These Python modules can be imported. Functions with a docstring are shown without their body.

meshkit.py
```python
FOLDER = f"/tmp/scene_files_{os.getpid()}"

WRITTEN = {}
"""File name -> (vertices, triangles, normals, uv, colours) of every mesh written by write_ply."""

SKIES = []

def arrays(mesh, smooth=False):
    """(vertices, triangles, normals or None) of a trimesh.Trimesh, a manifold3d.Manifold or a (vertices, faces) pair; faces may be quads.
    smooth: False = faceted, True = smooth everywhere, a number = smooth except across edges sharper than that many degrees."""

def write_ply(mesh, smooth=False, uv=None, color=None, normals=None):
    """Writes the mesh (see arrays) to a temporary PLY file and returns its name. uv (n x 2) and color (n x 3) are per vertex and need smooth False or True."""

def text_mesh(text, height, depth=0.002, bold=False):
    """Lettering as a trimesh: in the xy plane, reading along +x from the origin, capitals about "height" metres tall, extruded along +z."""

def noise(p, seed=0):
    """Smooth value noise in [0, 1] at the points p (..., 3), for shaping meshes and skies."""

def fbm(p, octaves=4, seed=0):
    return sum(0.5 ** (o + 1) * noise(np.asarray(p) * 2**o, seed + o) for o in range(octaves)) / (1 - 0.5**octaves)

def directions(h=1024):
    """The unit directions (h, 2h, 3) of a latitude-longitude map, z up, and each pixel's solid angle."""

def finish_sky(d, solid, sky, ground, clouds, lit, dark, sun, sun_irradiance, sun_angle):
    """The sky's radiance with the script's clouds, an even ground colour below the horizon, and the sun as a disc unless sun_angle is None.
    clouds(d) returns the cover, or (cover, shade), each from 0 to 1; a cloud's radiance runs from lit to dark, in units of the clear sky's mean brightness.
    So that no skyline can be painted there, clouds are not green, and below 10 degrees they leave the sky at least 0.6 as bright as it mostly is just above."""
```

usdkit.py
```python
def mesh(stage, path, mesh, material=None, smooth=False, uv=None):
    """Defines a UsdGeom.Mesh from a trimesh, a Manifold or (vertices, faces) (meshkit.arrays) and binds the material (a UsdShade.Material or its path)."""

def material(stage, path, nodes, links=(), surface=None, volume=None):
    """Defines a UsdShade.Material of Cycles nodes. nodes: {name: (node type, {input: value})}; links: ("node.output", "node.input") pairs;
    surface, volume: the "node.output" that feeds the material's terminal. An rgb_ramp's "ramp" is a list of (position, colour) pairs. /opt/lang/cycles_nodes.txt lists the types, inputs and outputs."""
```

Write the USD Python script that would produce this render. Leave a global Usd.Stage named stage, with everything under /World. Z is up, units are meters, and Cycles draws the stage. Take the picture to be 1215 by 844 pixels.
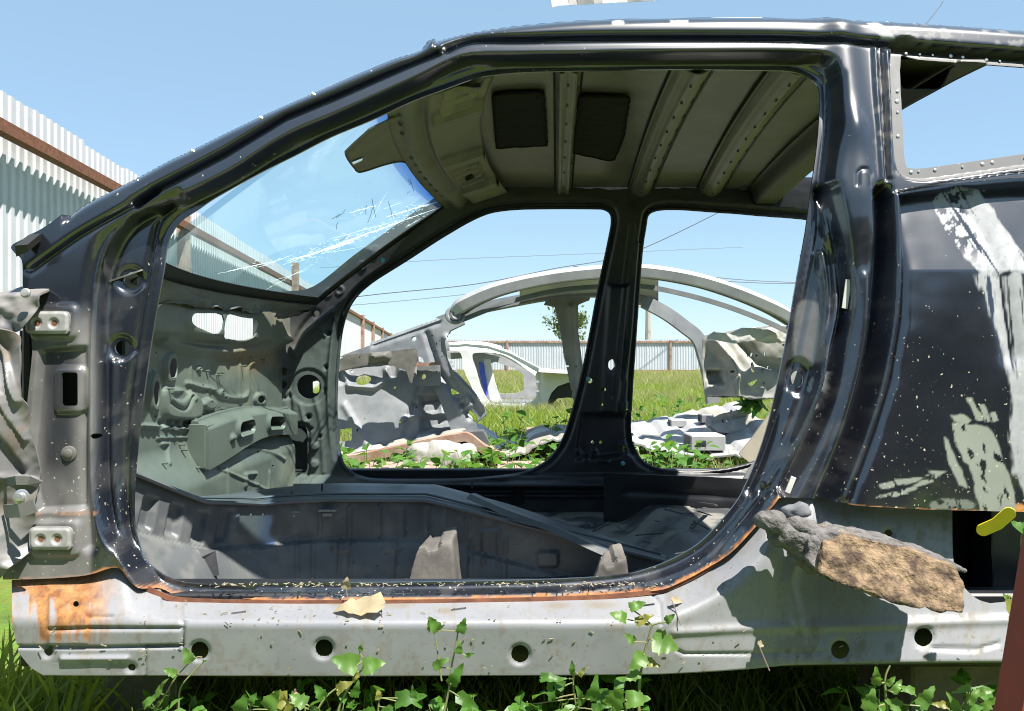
import math, random
import numpy as np, trimesh, shapely
from shapely.geometry import Polygon, LineString
from pxr import Usd, UsdGeom, UsdLux, UsdShade, Gf, Sdf, Vt
import usdkit, meshkit

stage = Usd.Stage.CreateInMemory()
UsdGeom.SetStageUpAxis(stage, UsdGeom.Tokens.z)
UsdGeom.SetStageMetersPerUnit(stage, 1.0)
UsdGeom.Xform.Define(stage, '/World')
rng = np.random.default_rng(7)
random.seed(7)

# ------------------------------------------------------------ camera, sky, sun
ZC, FP, CX, CY = 0.85, 950.0, 607.5, 422.0          # eye height, focal length in picture widths of 1215
cam = UsdGeom.Camera.Define(stage, '/World/camera')
cam.CreateHorizontalApertureAttr(36.0)
cam.CreateVerticalApertureAttr(36.0 * 711 / 1024)
cam.CreateFocalLengthAttr(36.0 * FP / 1215)
cam.CreateFStopAttr(0.0)
cam.CreateExposureAttr(1.52)
cam.AddTranslateOp().Set((0, 0, ZC))
cam.AddRotateXOp().Set(90.0)

SUN = np.array([0.36, -0.37, 1.0]); SUN /= np.linalg.norm(SUN)
ELEV, AZ = math.asin(SUN[2]), math.atan2(SUN[0], SUN[1])
usdkit.material(stage, '/World/Looks/sky_look', {
    's': ('sky_texture', {'sky_type': 'single_scattering', 'sun_disc': False, 'sun_elevation': ELEV, 'sun_rotation': AZ, 'air_density': 0.9, 'aerosol_density': 0.2, 'ozone_density': 2.0}),
    'm': ('mix_color', {'fac': 0.66, 'b': (1.78, 2.78, 3.60), 'use_clamp_result': False}),      # thin even haze over the whole sky
    'b': ('background_shader', {'strength': 0.082})}, [('s.color', 'm.a'), ('m.result', 'b.color')], surface='b.background')
dome = UsdLux.DomeLight.Define(stage, '/World/sky')
UsdShade.MaterialBindingAPI.Apply(dome.GetPrim()).Bind(UsdShade.Material.Get(stage, '/World/Looks/sky_look'))
dome.GetPrim().SetCustomDataByKey('kind', 'structure')
sun = UsdLux.DistantLight.Define(stage, '/World/sun')
sun.CreateIntensityAttr(1.25); sun.CreateAngleAttr(0.53); sun.CreateColorAttr((1.0, 0.95, 0.87))
sun.GetPrim().CreateAttribute('inputs:normalize', Sdf.ValueTypeNames.Bool).Set(True)
sun.AddTransformOp().Set(Gf.Matrix4d().SetRotate(Gf.Rotation(Gf.Vec3d(0, 0, 1), Gf.Vec3d(*SUN))))

# ------------------------------------------------------------ naming and writing
_used = {}
def free(parent, name):
    k = (parent, name); n = _used.get(k, 0); _used[k] = n + 1
    return f'{parent}/{name}' if n == 0 else f'{parent}/{name}_{n:03d}'
def tag(prim, label=None, cat=None, group=None, kind=None):
    for k, v in (('label', label), ('category', cat), ('group', group), ('kind', kind)):
        if v: prim.SetCustomDataByKey(k, v)
def thing(name, label=None, cat=None, group=None, kind=None, loc=None, rotz=0.0):
    x = UsdGeom.Xform.Define(stage, free('/World', name)); p = x.GetPrim()
    if loc is not None: x.AddTranslateOp().Set(tuple(map(float, loc)))
    if rotz: x.AddRotateZOp().Set(float(rotz))
    tag(p, label, cat, group, kind)
    return p
def normals(v, f):
    n = np.zeros_like(v); c = np.cross(v[f[:, 1]] - v[f[:, 0]], v[f[:, 2]] - v[f[:, 0]])
    for k in range(3): np.add.at(n, f[:, k], c)
    l = np.linalg.norm(n, axis=1, keepdims=True)
    return np.where(l > 0, n / np.maximum(l, 1e-30), [0, 0, 1.0])
def put(parent, name, v, f, mat, n=None, paint=None, label=None, **kw):
    path = free(str(parent.GetPath()) if parent else '/World', name)
    v = np.asarray(v, float); f = np.asarray(f, int)
    m = UsdGeom.Mesh.Define(stage, path)
    m.CreatePointsAttr(Vt.Vec3fArray.FromNumpy(v.astype(np.float32)))
    m.CreateFaceVertexCountsAttr(Vt.IntArray.FromNumpy(np.full(len(f), 3, np.int32)))
    m.CreateFaceVertexIndicesAttr(Vt.IntArray.FromNumpy(f.astype(np.int32).ravel()))
    m.CreateSubdivisionSchemeAttr('none')
    if n is not None:
        m.CreateNormalsAttr(Vt.Vec3fArray.FromNumpy(n.astype(np.float32))); m.SetNormalsInterpolation('vertex')
    if paint is not None:
        UsdGeom.PrimvarsAPI(m).CreatePrimvar('paint', Sdf.ValueTypeNames.Color3fArray, 'vertex').Set(Vt.Vec3fArray.FromNumpy(paint.astype(np.float32)))
    UsdShade.MaterialBindingAPI.Apply(m.GetPrim()).Bind(mat)
    tag(m.GetPrim(), label, **kw)
    return m.GetPrim()
def putm(parent, name, mesh, mat, smooth=35, label=None, **kw):
    v, f, n = meshkit.arrays(mesh, smooth)
    return put(parent, name, v, f, mat, n=n, label=label, **kw)
cat_ = trimesh.util.concatenate

# ------------------------------------------------------------ materials
def M(name, nodes, links, surface='p.BSDF', volume=None):
    return usdkit.material(stage, '/World/Looks/' + name, nodes, links, surface=surface, volume=volume)
def paint_mat(name, base, base2=None, rough=0.4, metallic=0.0, coat=0.0, nscale=7.0, speck=0.0, speck_scale=85.0, speck_col=(.62, .58, .48), rust=(.23, .075, .022), rust2=(.42, .19, .05),
              scrape=(.45, .47, .46), dust=(.30, .26, .21), film=0.0, bump=0.0, bscale=60., spec=0.5):
    """Car body paint: two tones by noise, then the mesh's own paint primvar (r rust, g bare primer, b dust), then pale specks of dried dirt, thicker lower down."""
    base2 = base2 or tuple(x * 1.25 for x in base)
    N = {'g': ('geometry', {}), 'a': ('attribute', {'attribute': 'paint'}), 'sep': ('separate_color', {'color_type': 'rgb'}),
         'n1': ('noise_texture', {'scale': nscale, 'detail': 5., 'roughness': .6}), 'r1': ('map_range', {'from_min': .35, 'from_max': .65, 'clamp': True}),
         'n2': ('noise_texture', {'scale': 170., 'detail': 3., 'roughness': .65}),
         'm1': ('mix_color', {'a': base, 'b': base2}),
         'nr': ('noise_texture', {'scale': 45., 'detail': 5., 'roughness': .7}), 'rr': ('map_range', {'from_min': .35, 'from_max': .68, 'clamp': True}),
         'mr': ('mix_color', {'a': rust, 'b': rust2}), 'm2': ('mix_color', {}), 'ms': ('mix_color', {'a': tuple(.78 * x for x in scrape), 'b': scrape}), 'm3': ('mix_color', {}),
         'df': ('math', {'math_type': 'multiply_add', 'value2': 0.5, 'value3': film}), 'dd': ('math', {'math_type': 'multiply', 'use_clamp': True}),
         'da': ('math', {'math_type': 'add', 'use_clamp': True}),
         'm4': ('mix_color', {'b': dust}),
         'v': ('voronoi_texture', {'scale': speck_scale, 'randomness': 1.0}), 'vr': ('map_range', {'from_min': .0, 'from_max': -.05, 'clamp': True}),
         'snr': ('map_range', {'from_min': .38, 'from_max': .66, 'clamp': True}), 'dn': ('noise_texture', {'scale': 260., 'detail': 2.}), 'dv': ('vector_math', {'math_type': 'multiply_add', 'vector2': (.008, .008, .012)}), 'sp2': ('white_noise_texture', {'dimensions': '4D', 'w': 3.3}),
         'srad': ('math', {'math_type': 'power', 'value2': 2.2}), 'sr2': ('math', {'math_type': 'multiply_add', 'value2': .22, 'value3': .055}), 'sdist': ('math', {'math_type': 'subtract'}), 'sct': ('mix_color', {'a': tuple(.35 * x for x in speck_col), 'b': speck_col}),
         'sn': ('noise_texture', {'scale': 9., 'detail': 4., 'roughness': .7}), 'z': ('separate_xyz', {}), 'zr': ('map_range', {'from_min': 1.0, 'from_max': .55, 'to_min': .0, 'to_max': 1.0, 'clamp': True}),
         'sm': ('math', {'math_type': 'multiply_add', 'value2': .34, 'value3': 0.33}), 'sg': ('math', {'math_type': 'greater_than'}), 'ss': ('math', {'math_type': 'multiply'}),
         'ss2': ('math', {'math_type': 'multiply', 'value2': speck}), 'vw': ('white_noise_texture', {'dimensions': '3D'}),
         'm5': ('mix_color', {'b': speck_col}),
         'ro': ('math', {'math_type': 'multiply_add', 'value2': .55, 'value3': rough, 'use_clamp': True}), 'rs': ('math', {'math_type': 'add', 'use_clamp': True}), 'rs2': ('math', {'math_type': 'add', 'use_clamp': True}),
         'met': ('math', {'math_type': 'multiply', 'value2': metallic}), 'inv': ('math', {'math_type': 'subtract', 'value1': 1.0, 'use_clamp': True}),
         'p': ('principled_bsdf', {'specular_ior_level': spec, 'coat_roughness': .13, 'coat_ior': 1.75})}
    L = [('a.color', 'sep.color'), ('g.position', 'n1.vector'), ('g.position', 'n2.vector'), ('n1.fac', 'r1.value'), ('r1.result', 'm1.fac'),
         ('g.position', 'nr.vector'), ('nr.fac', 'rr.value'), ('rr.result', 'mr.fac'), ('m1.result', 'm2.a'), ('mr.result', 'm2.b'), ('sep.r', 'm2.fac'),
         ('rr.result', 'ms.fac'), ('m2.result', 'm3.a'), ('ms.result', 'm3.b'), ('sep.g', 'm3.fac'),
         ('n1.fac', 'df.value1'), ('sep.b', 'da.value1'), ('n2.fac', 'dd.value1')]
    # dust = primvar.b + film * noise * noise
    N['df'] = ('math', {'math_type': 'multiply', 'value2': film * 4})
    L += [('df.value', 'dd.value2'), ('dd.value', 'da.value2'), ('m3.result', 'm4.a'), ('da.value', 'm4.fac'),
          ('sep.g', 'rs.value1'), ('sep.r', 'rs.value2'), ('rs.value', 'rs2.value1'), ('da.value', 'rs2.value2'), ('rs2.value', 'ro.value1'), ('ro.value', 'p.roughness')]
    last = 'm4.result'
    if speck:
        L += [('g.position', 'dn.vector'), ('dn.color', 'dv.vector1'), ('g.position', 'dv.vector3'), ('dv.vector', 'v.vector'), ('v.position', 'sp2.vector'), ('sp2.value', 'srad.value1'), ('srad.value', 'sr2.value1'), ('v.distance', 'sdist.value1'), ('sr2.value', 'sdist.value2'), ('sdist.value', 'vr.value'), ('sp2.value', 'sct.fac'), ('sct.result', 'm5.b'), ('g.position', 'sn.vector'), ('sn.fac', 'snr.value'), ('g.position', 'z.vector'), ('z.z', 'zr.value'), ('zr.result', 'sm.value1'),
              ('v.position', 'vw.vector'), ('vw.value', 'sh.value1'), ('snr.result', 'sh.value2'), ('sm.value', 'sg.value1'), ('sh.value', 'sg.value2'),
              ('vr.result', 'ss.value1'), ('sg.value', 'ss.value2'), ('ss.value', 'ss2.value1'), ('m4.result', 'm5.a'), ('ss2.value', 'm5.fac')]
        N['sh'] = ('math', {'math_type': 'multiply_add', 'value3': 0.0})
        N['sh'] = ('math', {'math_type': 'add'}); N['sm'] = ('math', {'math_type': 'multiply_add', 'value2': .95, 'value3': 0.42})
        last = 'm5.result'
    else:
        for k in ('v', 'vr', 'snr', 'dn', 'dv', 'sp2', 'srad', 'sr2', 'sdist', 'sct', 'sn', 'z', 'zr', 'sm', 'sg', 'ss', 'ss2', 'vw', 'm5'): N.pop(k)
    L += [(last, 'p.base_color')]
    if metallic:
        L += [('rs2.value', 'inv.value2'), ('inv.value', 'met.value1'), ('met.value', 'p.metallic')]
    else:
        N.pop('met')
        if not coat: N.pop('inv')
    if coat:
        N['co'] = ('math', {'math_type': 'multiply', 'value2': coat}); L += [('rs2.value', 'inv.value2') if not metallic else ('inv.value', 'co.value1')]
        if not metallic: L += [('inv.value', 'co.value1')]
        L += [('co.value', 'p.coat_weight')]
    if bump:
        N['b'] = ('bump', {'strength': bump, 'distance': .004}); N['nb'] = ('noise_texture', {'scale': bscale, 'detail': 4.})
        L += [('g.position', 'nb.vector'), ('nb.fac', 'b.height'), ('b.normal', 'p.normal')]
    return M(name, N, L)
def plain(name, col, col2=None, rough=.6, scale=12., metallic=0., bump=0., bscale=40., spec=.5, detail=5., lo=.32):
    col2 = col2 or tuple(.75 * x for x in col)
    N = {'g': ('geometry', {}), 'n': ('noise_texture', {'scale': scale, 'detail': detail, 'roughness': .62}), 'r': ('map_range', {'from_min': lo, 'from_max': 1 - lo, 'clamp': True}),
         'm': ('mix_color', {'a': col, 'b': col2}), 'p': ('principled_bsdf', {'roughness': rough, 'metallic': metallic, 'specular_ior_level': spec})}
    L = [('g.position', 'n.vector'), ('n.fac', 'r.value'), ('r.result', 'm.fac'), ('m.result', 'p.base_color')]
    if bump:
        N['b'] = ('bump', {'strength': bump, 'distance': .006}); N['nb'] = ('noise_texture', {'scale': bscale, 'detail': 4.})
        L += [('g.position', 'nb.vector'), ('nb.fac', 'b.height'), ('b.normal', 'p.normal')]
    return M(name, N, L)
def leafy(name, col, trans, rough=.45):
    N = {'oi': ('geometry', {}), 'n': ('noise_texture', {'scale': 38., 'detail': 4., 'roughness': .65}), 'm': ('mix_color', {'a': tuple(.5 * x for x in col), 'b': tuple(1.5 * x for x in col)}),
         'p': ('principled_bsdf', {'roughness': rough, 'specular_ior_level': .4}), 't': ('translucent_bsdf', {'color': trans}), 'x': ('mix_closure', {'fac': .38})}
    L = [('oi.position', 'n.vector'), ('n.fac', 'm.fac'), ('m.result', 'p.base_color'), ('p.BSDF', 'x.closure1'), ('t.BSDF', 'x.closure2')]
    return M(name, N, L, surface='x.closure')

BLACK = paint_mat('black_paint', (.004, .005, .010), (.006, .008, .014), rough=.32, coat=1., spec=.5, speck=.85, speck_scale=125., film=.012, dust=(.15, .145, .14), scrape=(.33, .34, .35), speck_col=(.40, .37, .29))
BLACKIN = paint_mat('black_paint_inside', (.006, .007, .010), (.010, .011, .014), rough=.45, film=.015, dust=(.12, .12, .11))
GREY = paint_mat('grey_primer', (.10, .107, .088), (.145, .15, .125), rough=.40, film=.05, dust=(.21, .195, .14), rust=(.12, .07, .03), nscale=5.)
GREYDK = paint_mat('dusty_floor_paint', (.026, .029, .034), (.046, .05, .055), rough=.45, film=.08, dust=(.18, .175, .155))
ROOFIN = paint_mat('roof_inside_paint', (.072, .070, .066), (.112, .108, .10), rough=.38, film=.03)
SILVER = None
WRECK = paint_mat('wreck_silver', (.28, .285, .30), (.35, .355, .365), rough=.42, metallic=.2, film=.08, dust=(.22, .20, .16))
WRECKIN = paint_mat('wreck_grey_shaded', (.115, .127, .14), (.165, .178, .19), rough=.5, film=.05, dust=(.21, .20, .17))  # grey darkened for the shade that falls inside the wreck
WHITECAR = paint_mat('white_car_paint', (.55, .55, .55), (.6, .6, .6), rough=.3, coat=.3)
PLATE = plain('worn_plate', (.29, .29, .29), (.20, .195, .19), rough=.5, metallic=.2, scale=60)
FELT = plain('black_felt', (.006, .006, .0065), (.011, .011, .012), rough=.95, scale=90, bump=.4, bscale=300, spec=.2)
RUBBER = plain('black_rubber', (.012, .012, .012), rough=.6)
RUST = plain('rusty_steel', (.085, .030, .015), (.18, .07, .035), rough=.85, scale=22, bump=.3)
RUSTDK = plain('rusty_post', (.17, .075, .045), (.32, .24, .19), rough=.85, scale=5, bump=.3)
REDPAINT = plain('red_oxide_paint', (.23, .035, .022), (.17, .03, .02), rough=.55, scale=14, bump=.15)
SHEET = plain('white_sheet_metal', (.44, .45, .48), (.39, .40, .43), rough=.45, scale=2.5)
SHEETFAR = plain('far_sheet_metal', (.40, .43, .49), (.35, .385, .44), rough=.5, scale=1.5)
PLUG = plain('cyan_plug', (.10, .42, .50), rough=.4)
YELLOW = plain('yellow_plastic', (.62, .50, .02), (.5, .4, .02), rough=.4)
WHITEBIT = plain('white_scrap', (.45, .42, .41), rough=.6)
BLUEWRAP = plain('blue_film', (.03, .07, .5), (.1, .15, .6), rough=.3)
FOAM = plain('tan_foam', (.215, .15, .09), (.05, .032, .02), rough=.95, scale=38, bump=.9, bscale=150, detail=7., lo=.40)
FOAMSKIN = plain('dark_foam_skin', (.14, .133, .13), (.05, .046, .045), rough=.95, scale=45, bump=.9, bscale=140)
CONCRETE = plain('pale_stone', (.34, .325, .30), (.22, .21, .19), rough=.9, scale=20, bump=.6)
WOOD = plain('weathered_board', (.30, .21, .17), (.21, .15, .12), rough=.9, scale=18, bump=.4)
BLOCKWOOD = plain('old_block', (.20, .17, .13), (.12, .10, .08), rough=.95, scale=18, bump=.5)
DRY = leafy('dry_leaf', (.36, .30, .19), (.28, .22, .13), rough=.7)
LEAF = leafy('green_leaf', (.05, .125, .018), (.13, .28, .035))
LEAF2 = leafy('pale_green_leaf', (.085, .17, .03), (.20, .36, .055))
HOUSING = paint_mat('housing_grey', (.20, .205, .19), (.29, .29, .275), rough=.5, film=.12, nscale=14.)
FIBRE = plain('foam_fibre', (.27, .21, .13), (.22, .15, .07), rough=.9, scale=70)
LEAF3 = leafy('yellowing_leaf', (.17, .17, .035), (.30, .32, .06))
WEED = leafy('weed_leaf', (.06, .15, .02), (.17, .34, .04))
GRASS = leafy('grass_blade', (.165, .225, .03), (.38, .47, .06))
GRASSDRY = leafy('grass_blade_dry', (.23, .24, .09), (.33, .34, .14))
STEM = plain('plant_stem', (.16, .22, .07), (.16, .13, .07), rough=.6, scale=20)
BARK = plain('tree_bark', (.13, .10, .08), rough=.9)
TREELEAF = leafy('tree_leaf', (.09, .13, .05), (.14, .2, .07))
WIREM = plain('wire', (.03, .03, .035), rough=.6)
POLEM = plain('pole_concrete', (.34, .33, .31), rough=.9)
STEEL = plain('bare_steel', (.62, .62, .62), (.5, .5, .5), rough=.3, metallic=.8, scale=50)
TAPE = plain('pale_tape', (.58, .57, .54), rough=.6)

# ------------------------------------------------------------ geometry helpers
def P(px, py, y):
    """the point at depth y that the photograph shows at px, py"""
    return np.array([(px - CX) / FP * y, y, ZC - (py - CY) / FP * y])
def PX(pts, y):
    a = np.asarray(pts, float)
    return np.stack([(a[:, 0] - CX) / FP * y, ZC - (a[:, 1] - CY) / FP * y], 1)
def base_y(z): return 1.48 + .072 * (z - .43) + .22 * (np.sqrt(np.maximum(z - 1.15, -1) ** 2 * (np.asarray(z) > 1.15) + .0004) - .02)       # the flank leans in above the waist
def near_y(py, dy=0.0):
    k = (np.asarray(py, float) - CY) / FP; y = 1.5 + 0 * k
    for _ in range(30): y = base_y(ZC - k * (y + dy))
    return y + dy
def NX(pts, dy=0.0):
    a = np.asarray(pts, float); y = near_y(a[:, 1], dy)
    return np.stack([(a[:, 0] - CX) / FP * y, ZC - (a[:, 1] - CY) / FP * y], 1)
def spline(pts, n=6, closed=True):
    p = np.asarray(pts, float); N = len(p); out = []
    rg = range(N) if closed else range(N - 1)
    for i in rg:
        if closed: a, b, c, d = p[(i - 1) % N], p[i], p[(i + 1) % N], p[(i + 2) % N]
        else: a, b, c, d = p[max(i - 1, 0)], p[i], p[i + 1], p[min(i + 2, N - 1)]
        for t in np.arange(n) / n:
            out.append(.5 * (2 * b + (c - a) * t + (2 * a - 5 * b + 4 * c - d) * t**2 + (3 * b - a - 3 * c + d) * t**3))
    if not closed: out.append(p[-1])
    return np.array(out)
def rrect(x0, z0, x1, z1, r, n=5):
    pts = []
    for cx, cz, a0 in ((x1 - r, z1 - r, 0), (x0 + r, z1 - r, 90), (x0 + r, z0 + r, 180), (x1 - r, z0 + r, 270)):
        for t in np.linspace(0, 90, n): a = math.radians(a0 + t); pts.append((cx + r * math.cos(a), cz + r * math.sin(a)))
    return np.array(pts)
def ell(cx, cz, a, b=None, n=24):
    t = np.linspace(0, 2 * np.pi, n, endpoint=False); b = a if b is None else b
    return np.stack([cx + a * np.cos(t), cz + b * np.sin(t)], 1)
def sm(x, a, b):
    t = np.clip((x - a) / (b - a), 0, 1); return t * t * (3 - 2 * t)

def clip(V, F, s, A):
    pos = s[F] >= 0; k = pos.sum(1)
    keep = F[k == 3]; one, two = F[k == 1], F[k == 2]
    p1, p2 = pos[k == 1], pos[k == 2]
    r = np.argmax(p1, 1); one = np.stack([one[np.arange(len(one)), (r + j) % 3] for j in range(3)], 1) if len(one) else one
    r = np.argmin(p2, 1); two = np.stack([two[np.arange(len(two)), (r + j) % 3] for j in range(3)], 1) if len(two) else two
    E = np.vstack([one[:, [0, 1]], one[:, [0, 2]], two[:, [0, 1]], two[:, [0, 2]]])
    if len(E) == 0: return V, keep, A
    lo, hi = E.min(1), E.max(1); key = lo.astype(np.int64) * len(V) + hi
    u, first, inv = np.unique(key, return_index=True, return_inverse=True); inv = inv.ravel()
    a, b = lo[first], hi[first]; t = (s[a] / (s[a] - s[b]))[:, None]
    nv = V[a] + (V[b] - V[a]) * t; na = A[a] + (A[b] - A[a]) * t
    e = inv + len(V); n1, n2 = len(one), len(two)
    ab, ac, q1, q2 = e[:n1], e[n1:2 * n1], e[2 * n1:2 * n1 + n2], e[2 * n1 + n2:]
    F2 = np.vstack([keep, np.stack([one[:, 0], ab, ac], 1), np.stack([q1, two[:, 1], two[:, 2]], 1), np.stack([q1, two[:, 2], q2], 1)])
    V2, A2 = np.vstack([V, nv]), np.vstack([A, na])
    used = np.unique(F2); remap = np.full(len(V2), -1); remap[used] = np.arange(len(used))
    return V2[used], remap[F2], A2[used]

class Panel:
    """A pressed sheet: a fine grid over u, v; h is the press depth, m the mask that is cut away where negative, c the paint (rust, primer, dust)."""
    def __init__(s, u0, u1, v0, v1, res, resv=None):
        nu, nv = max(2, int((u1 - u0) / res) + 1), max(2, int((v1 - v0) / (resv or res)) + 1)
        s.u, s.v = [x.ravel() for x in np.meshgrid(np.linspace(u0, u1, nu), np.linspace(v0, v1, nv), indexing='ij')]
        i = np.arange(nu * nv).reshape(nu, nv); a, b, c, d = i[:-1, :-1].ravel(), i[1:, :-1].ravel(), i[1:, 1:].ravel(), i[:-1, 1:].ravel()
        s.F = np.vstack([np.stack([a, b, c], 1), np.stack([a, c, d], 1)])
        s.h = np.zeros(len(s.u)); s.m = np.ones(len(s.u)); s.c = np.zeros((len(s.u), 3)); s.base = None; s.pts = shapely.points(s.u, s.v)
    def dist(s, line, far=.15):
        """distance to a path, capped at far"""
        l = LineString(line); x0, y0, x1, y1 = l.bounds
        k = (s.u > x0 - far) & (s.u < x1 + far) & (s.v > y0 - far) & (s.v < y1 + far)
        d = np.full(len(s.u), far); d[k] = np.minimum(shapely.distance(s.pts[k], l), far); return d
    def sdf(s, poly, far=.15):
        """signed distance, negative inside"""
        g = Polygon(poly)
        if not g.is_valid: g = g.buffer(0)
        d = s.dist(np.vstack([poly, poly[:1]]), far); d[shapely.contains_xy(g, s.u, s.v)] *= -1; return d
    def hole(s, poly, rim=0.0, w=.006): 
        d = s.sdf(poly, .08)
        if rim: s.h += rim * np.exp(-(np.maximum(d, 0) / w) ** 2)
        s.m = np.minimum(s.m, d); return d
    def keep(s, poly): 
        d = s.sdf(poly, .2); s.m = np.minimum(s.m, -d); return d
    def groove(s, line, depth, w, ends=None): s.h += depth * np.exp(-(s.dist(line, max(.05, 3.2 * w)) / w) ** 2)
    def bump(s, poly, depth, w): s.h += depth * sm(-s.sdf(poly, max(.05, 2 * w)), -w / 2, w / 2)
    def lay(s, pos, way, depth):
        """gives the grid its own 3D base pos and press direction way; u, v become the outline as seen on the plane at that depth, in metres"""
        s.base = np.column_stack([pos, way]); s.u, s.v = pos[:, 0] / pos[:, 1] * depth, ZC + (pos[:, 2] - ZC) / pos[:, 1] * depth; s.pts = shapely.points(s.u, s.v)
    def build(s, parent, name, mat, fmap, thick=.004, label=None, rim=None, **kw):
        A = np.column_stack([s.h, s.c] + ([s.base] if s.base is not None else [])); V, F, A = np.column_stack([s.u, s.v]), s.F, A
        if (s.m < 0).any(): V, F, A = clip(V, F, s.m, A)
        v = A[:, 4:7] + A[:, 7:10] * A[:, :1] if s.base is not None else fmap(V[:, 0], V[:, 1], A[:, 0])
        t = v[F]; ok = np.linalg.norm(np.cross(t[:, 1] - t[:, 0], t[:, 2] - t[:, 0]), axis=1) > 1e-12; F = F[ok]
        n = normals(v, F); paint = np.clip(A[:, 1:4], 0, 1)
        if thick:
            e = np.vstack([F[:, [0, 1]], F[:, [1, 2]], F[:, [2, 0]]]); key = np.sort(e, 1)
            _, idx, cnt = np.unique(key[:, 0].astype(np.int64) * len(v) + key[:, 1], return_index=True, return_counts=True); b = e[idx[cnt == 1]]
            bu, inv = np.unique(b, return_inverse=True); inv = inv.reshape(b.shape); off = len(v)
            v = np.vstack([v, v[bu], v[bu] - n[bu] * thick if rim is None else v[bu] + np.asarray(rim) * thick]); k = len(bu)
            B = np.vstack([np.stack([inv[:, 1], inv[:, 0], inv[:, 0] + k], 1), np.stack([inv[:, 1], inv[:, 0] + k, inv[:, 1] + k], 1)]) + off
            wn = normals(v, B)[off:]; n = np.vstack([n, wn]); paint = np.vstack([paint, paint[bu], paint[bu]]); F = np.vstack([F, B])
        return put(parent, name, v, F, mat, n=n, paint=paint, label=label, **kw)

def sweep(path, prof, up=(0, 0, 1), closed=True, cap=True, scale=None):
    """a profile (n x 2: side, up) carried along a path"""
    p = np.asarray(path, float); t = np.gradient(p, axis=0); t /= np.linalg.norm(t, axis=1, keepdims=True)
    side = np.cross(t, np.asarray(up, float)); side /= np.linalg.norm(side, axis=1, keepdims=True); u = np.cross(side, t)
    prof = np.asarray(prof, float); k = len(prof); sc = np.ones(len(p)) if scale is None else np.asarray(scale)
    v = (p[:, None] + (side[:, None] * prof[None, :, :1] + u[:, None] * prof[None, :, 1:]) * sc[:, None, None]).reshape(-1, 3)
    f = []
    for i in range(len(p) - 1):
        for j in range(k if closed else k - 1):
            a, b = i * k + j, i * k + (j + 1) % k; f += [(a, b, b + k), (a, b + k, a + k)]
    if closed and cap:
        for i0, s_ in ((0, 1), ((len(p) - 1) * k, -1)):
            for j in range(1, k - 1): f.append((i0, i0 + j + 1, i0 + j)[::s_])
    return trimesh.Trimesh(v, f, process=False)
def tube(path, r, n=6, r1=None):
    t = np.linspace(0, 2 * np.pi, n, endpoint=False); d = np.asarray(path[-1], float) - np.asarray(path[0], float)
    up = (0, 0, 1) if abs(d[2]) < .8 * np.linalg.norm(d) else (0.13, 1, 0)
    return sweep(path, np.stack([np.cos(t), np.sin(t)], 1), up, scale=np.linspace(r, r if r1 is None else r1, len(path)))
def box(x0, y0, z0, x1, y1, z1, b=0.004):
    """a box with chamfered edges"""
    x, y, z = sorted((x0, x1)), sorted((y0, y1)), sorted((z0, z1)); b = min(b, .3 * min(x[1] - x[0], y[1] - y[0], z[1] - z[0])); pts = []
    for i in (0, 1):
        for j in (0, 1):
            for k in (0, 1):
                s = np.array([b if q == 0 else -b for q in (i, j, k)]); c = np.array([x[i], y[j], z[k]])
                for ax in range(3): d = s.copy(); d[ax] = 0; pts.append(c + d)
    return trimesh.Trimesh(*(lambda h: (h.vertices, h.faces))(trimesh.convex.convex_hull(np.array(pts))), process=False)
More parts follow.
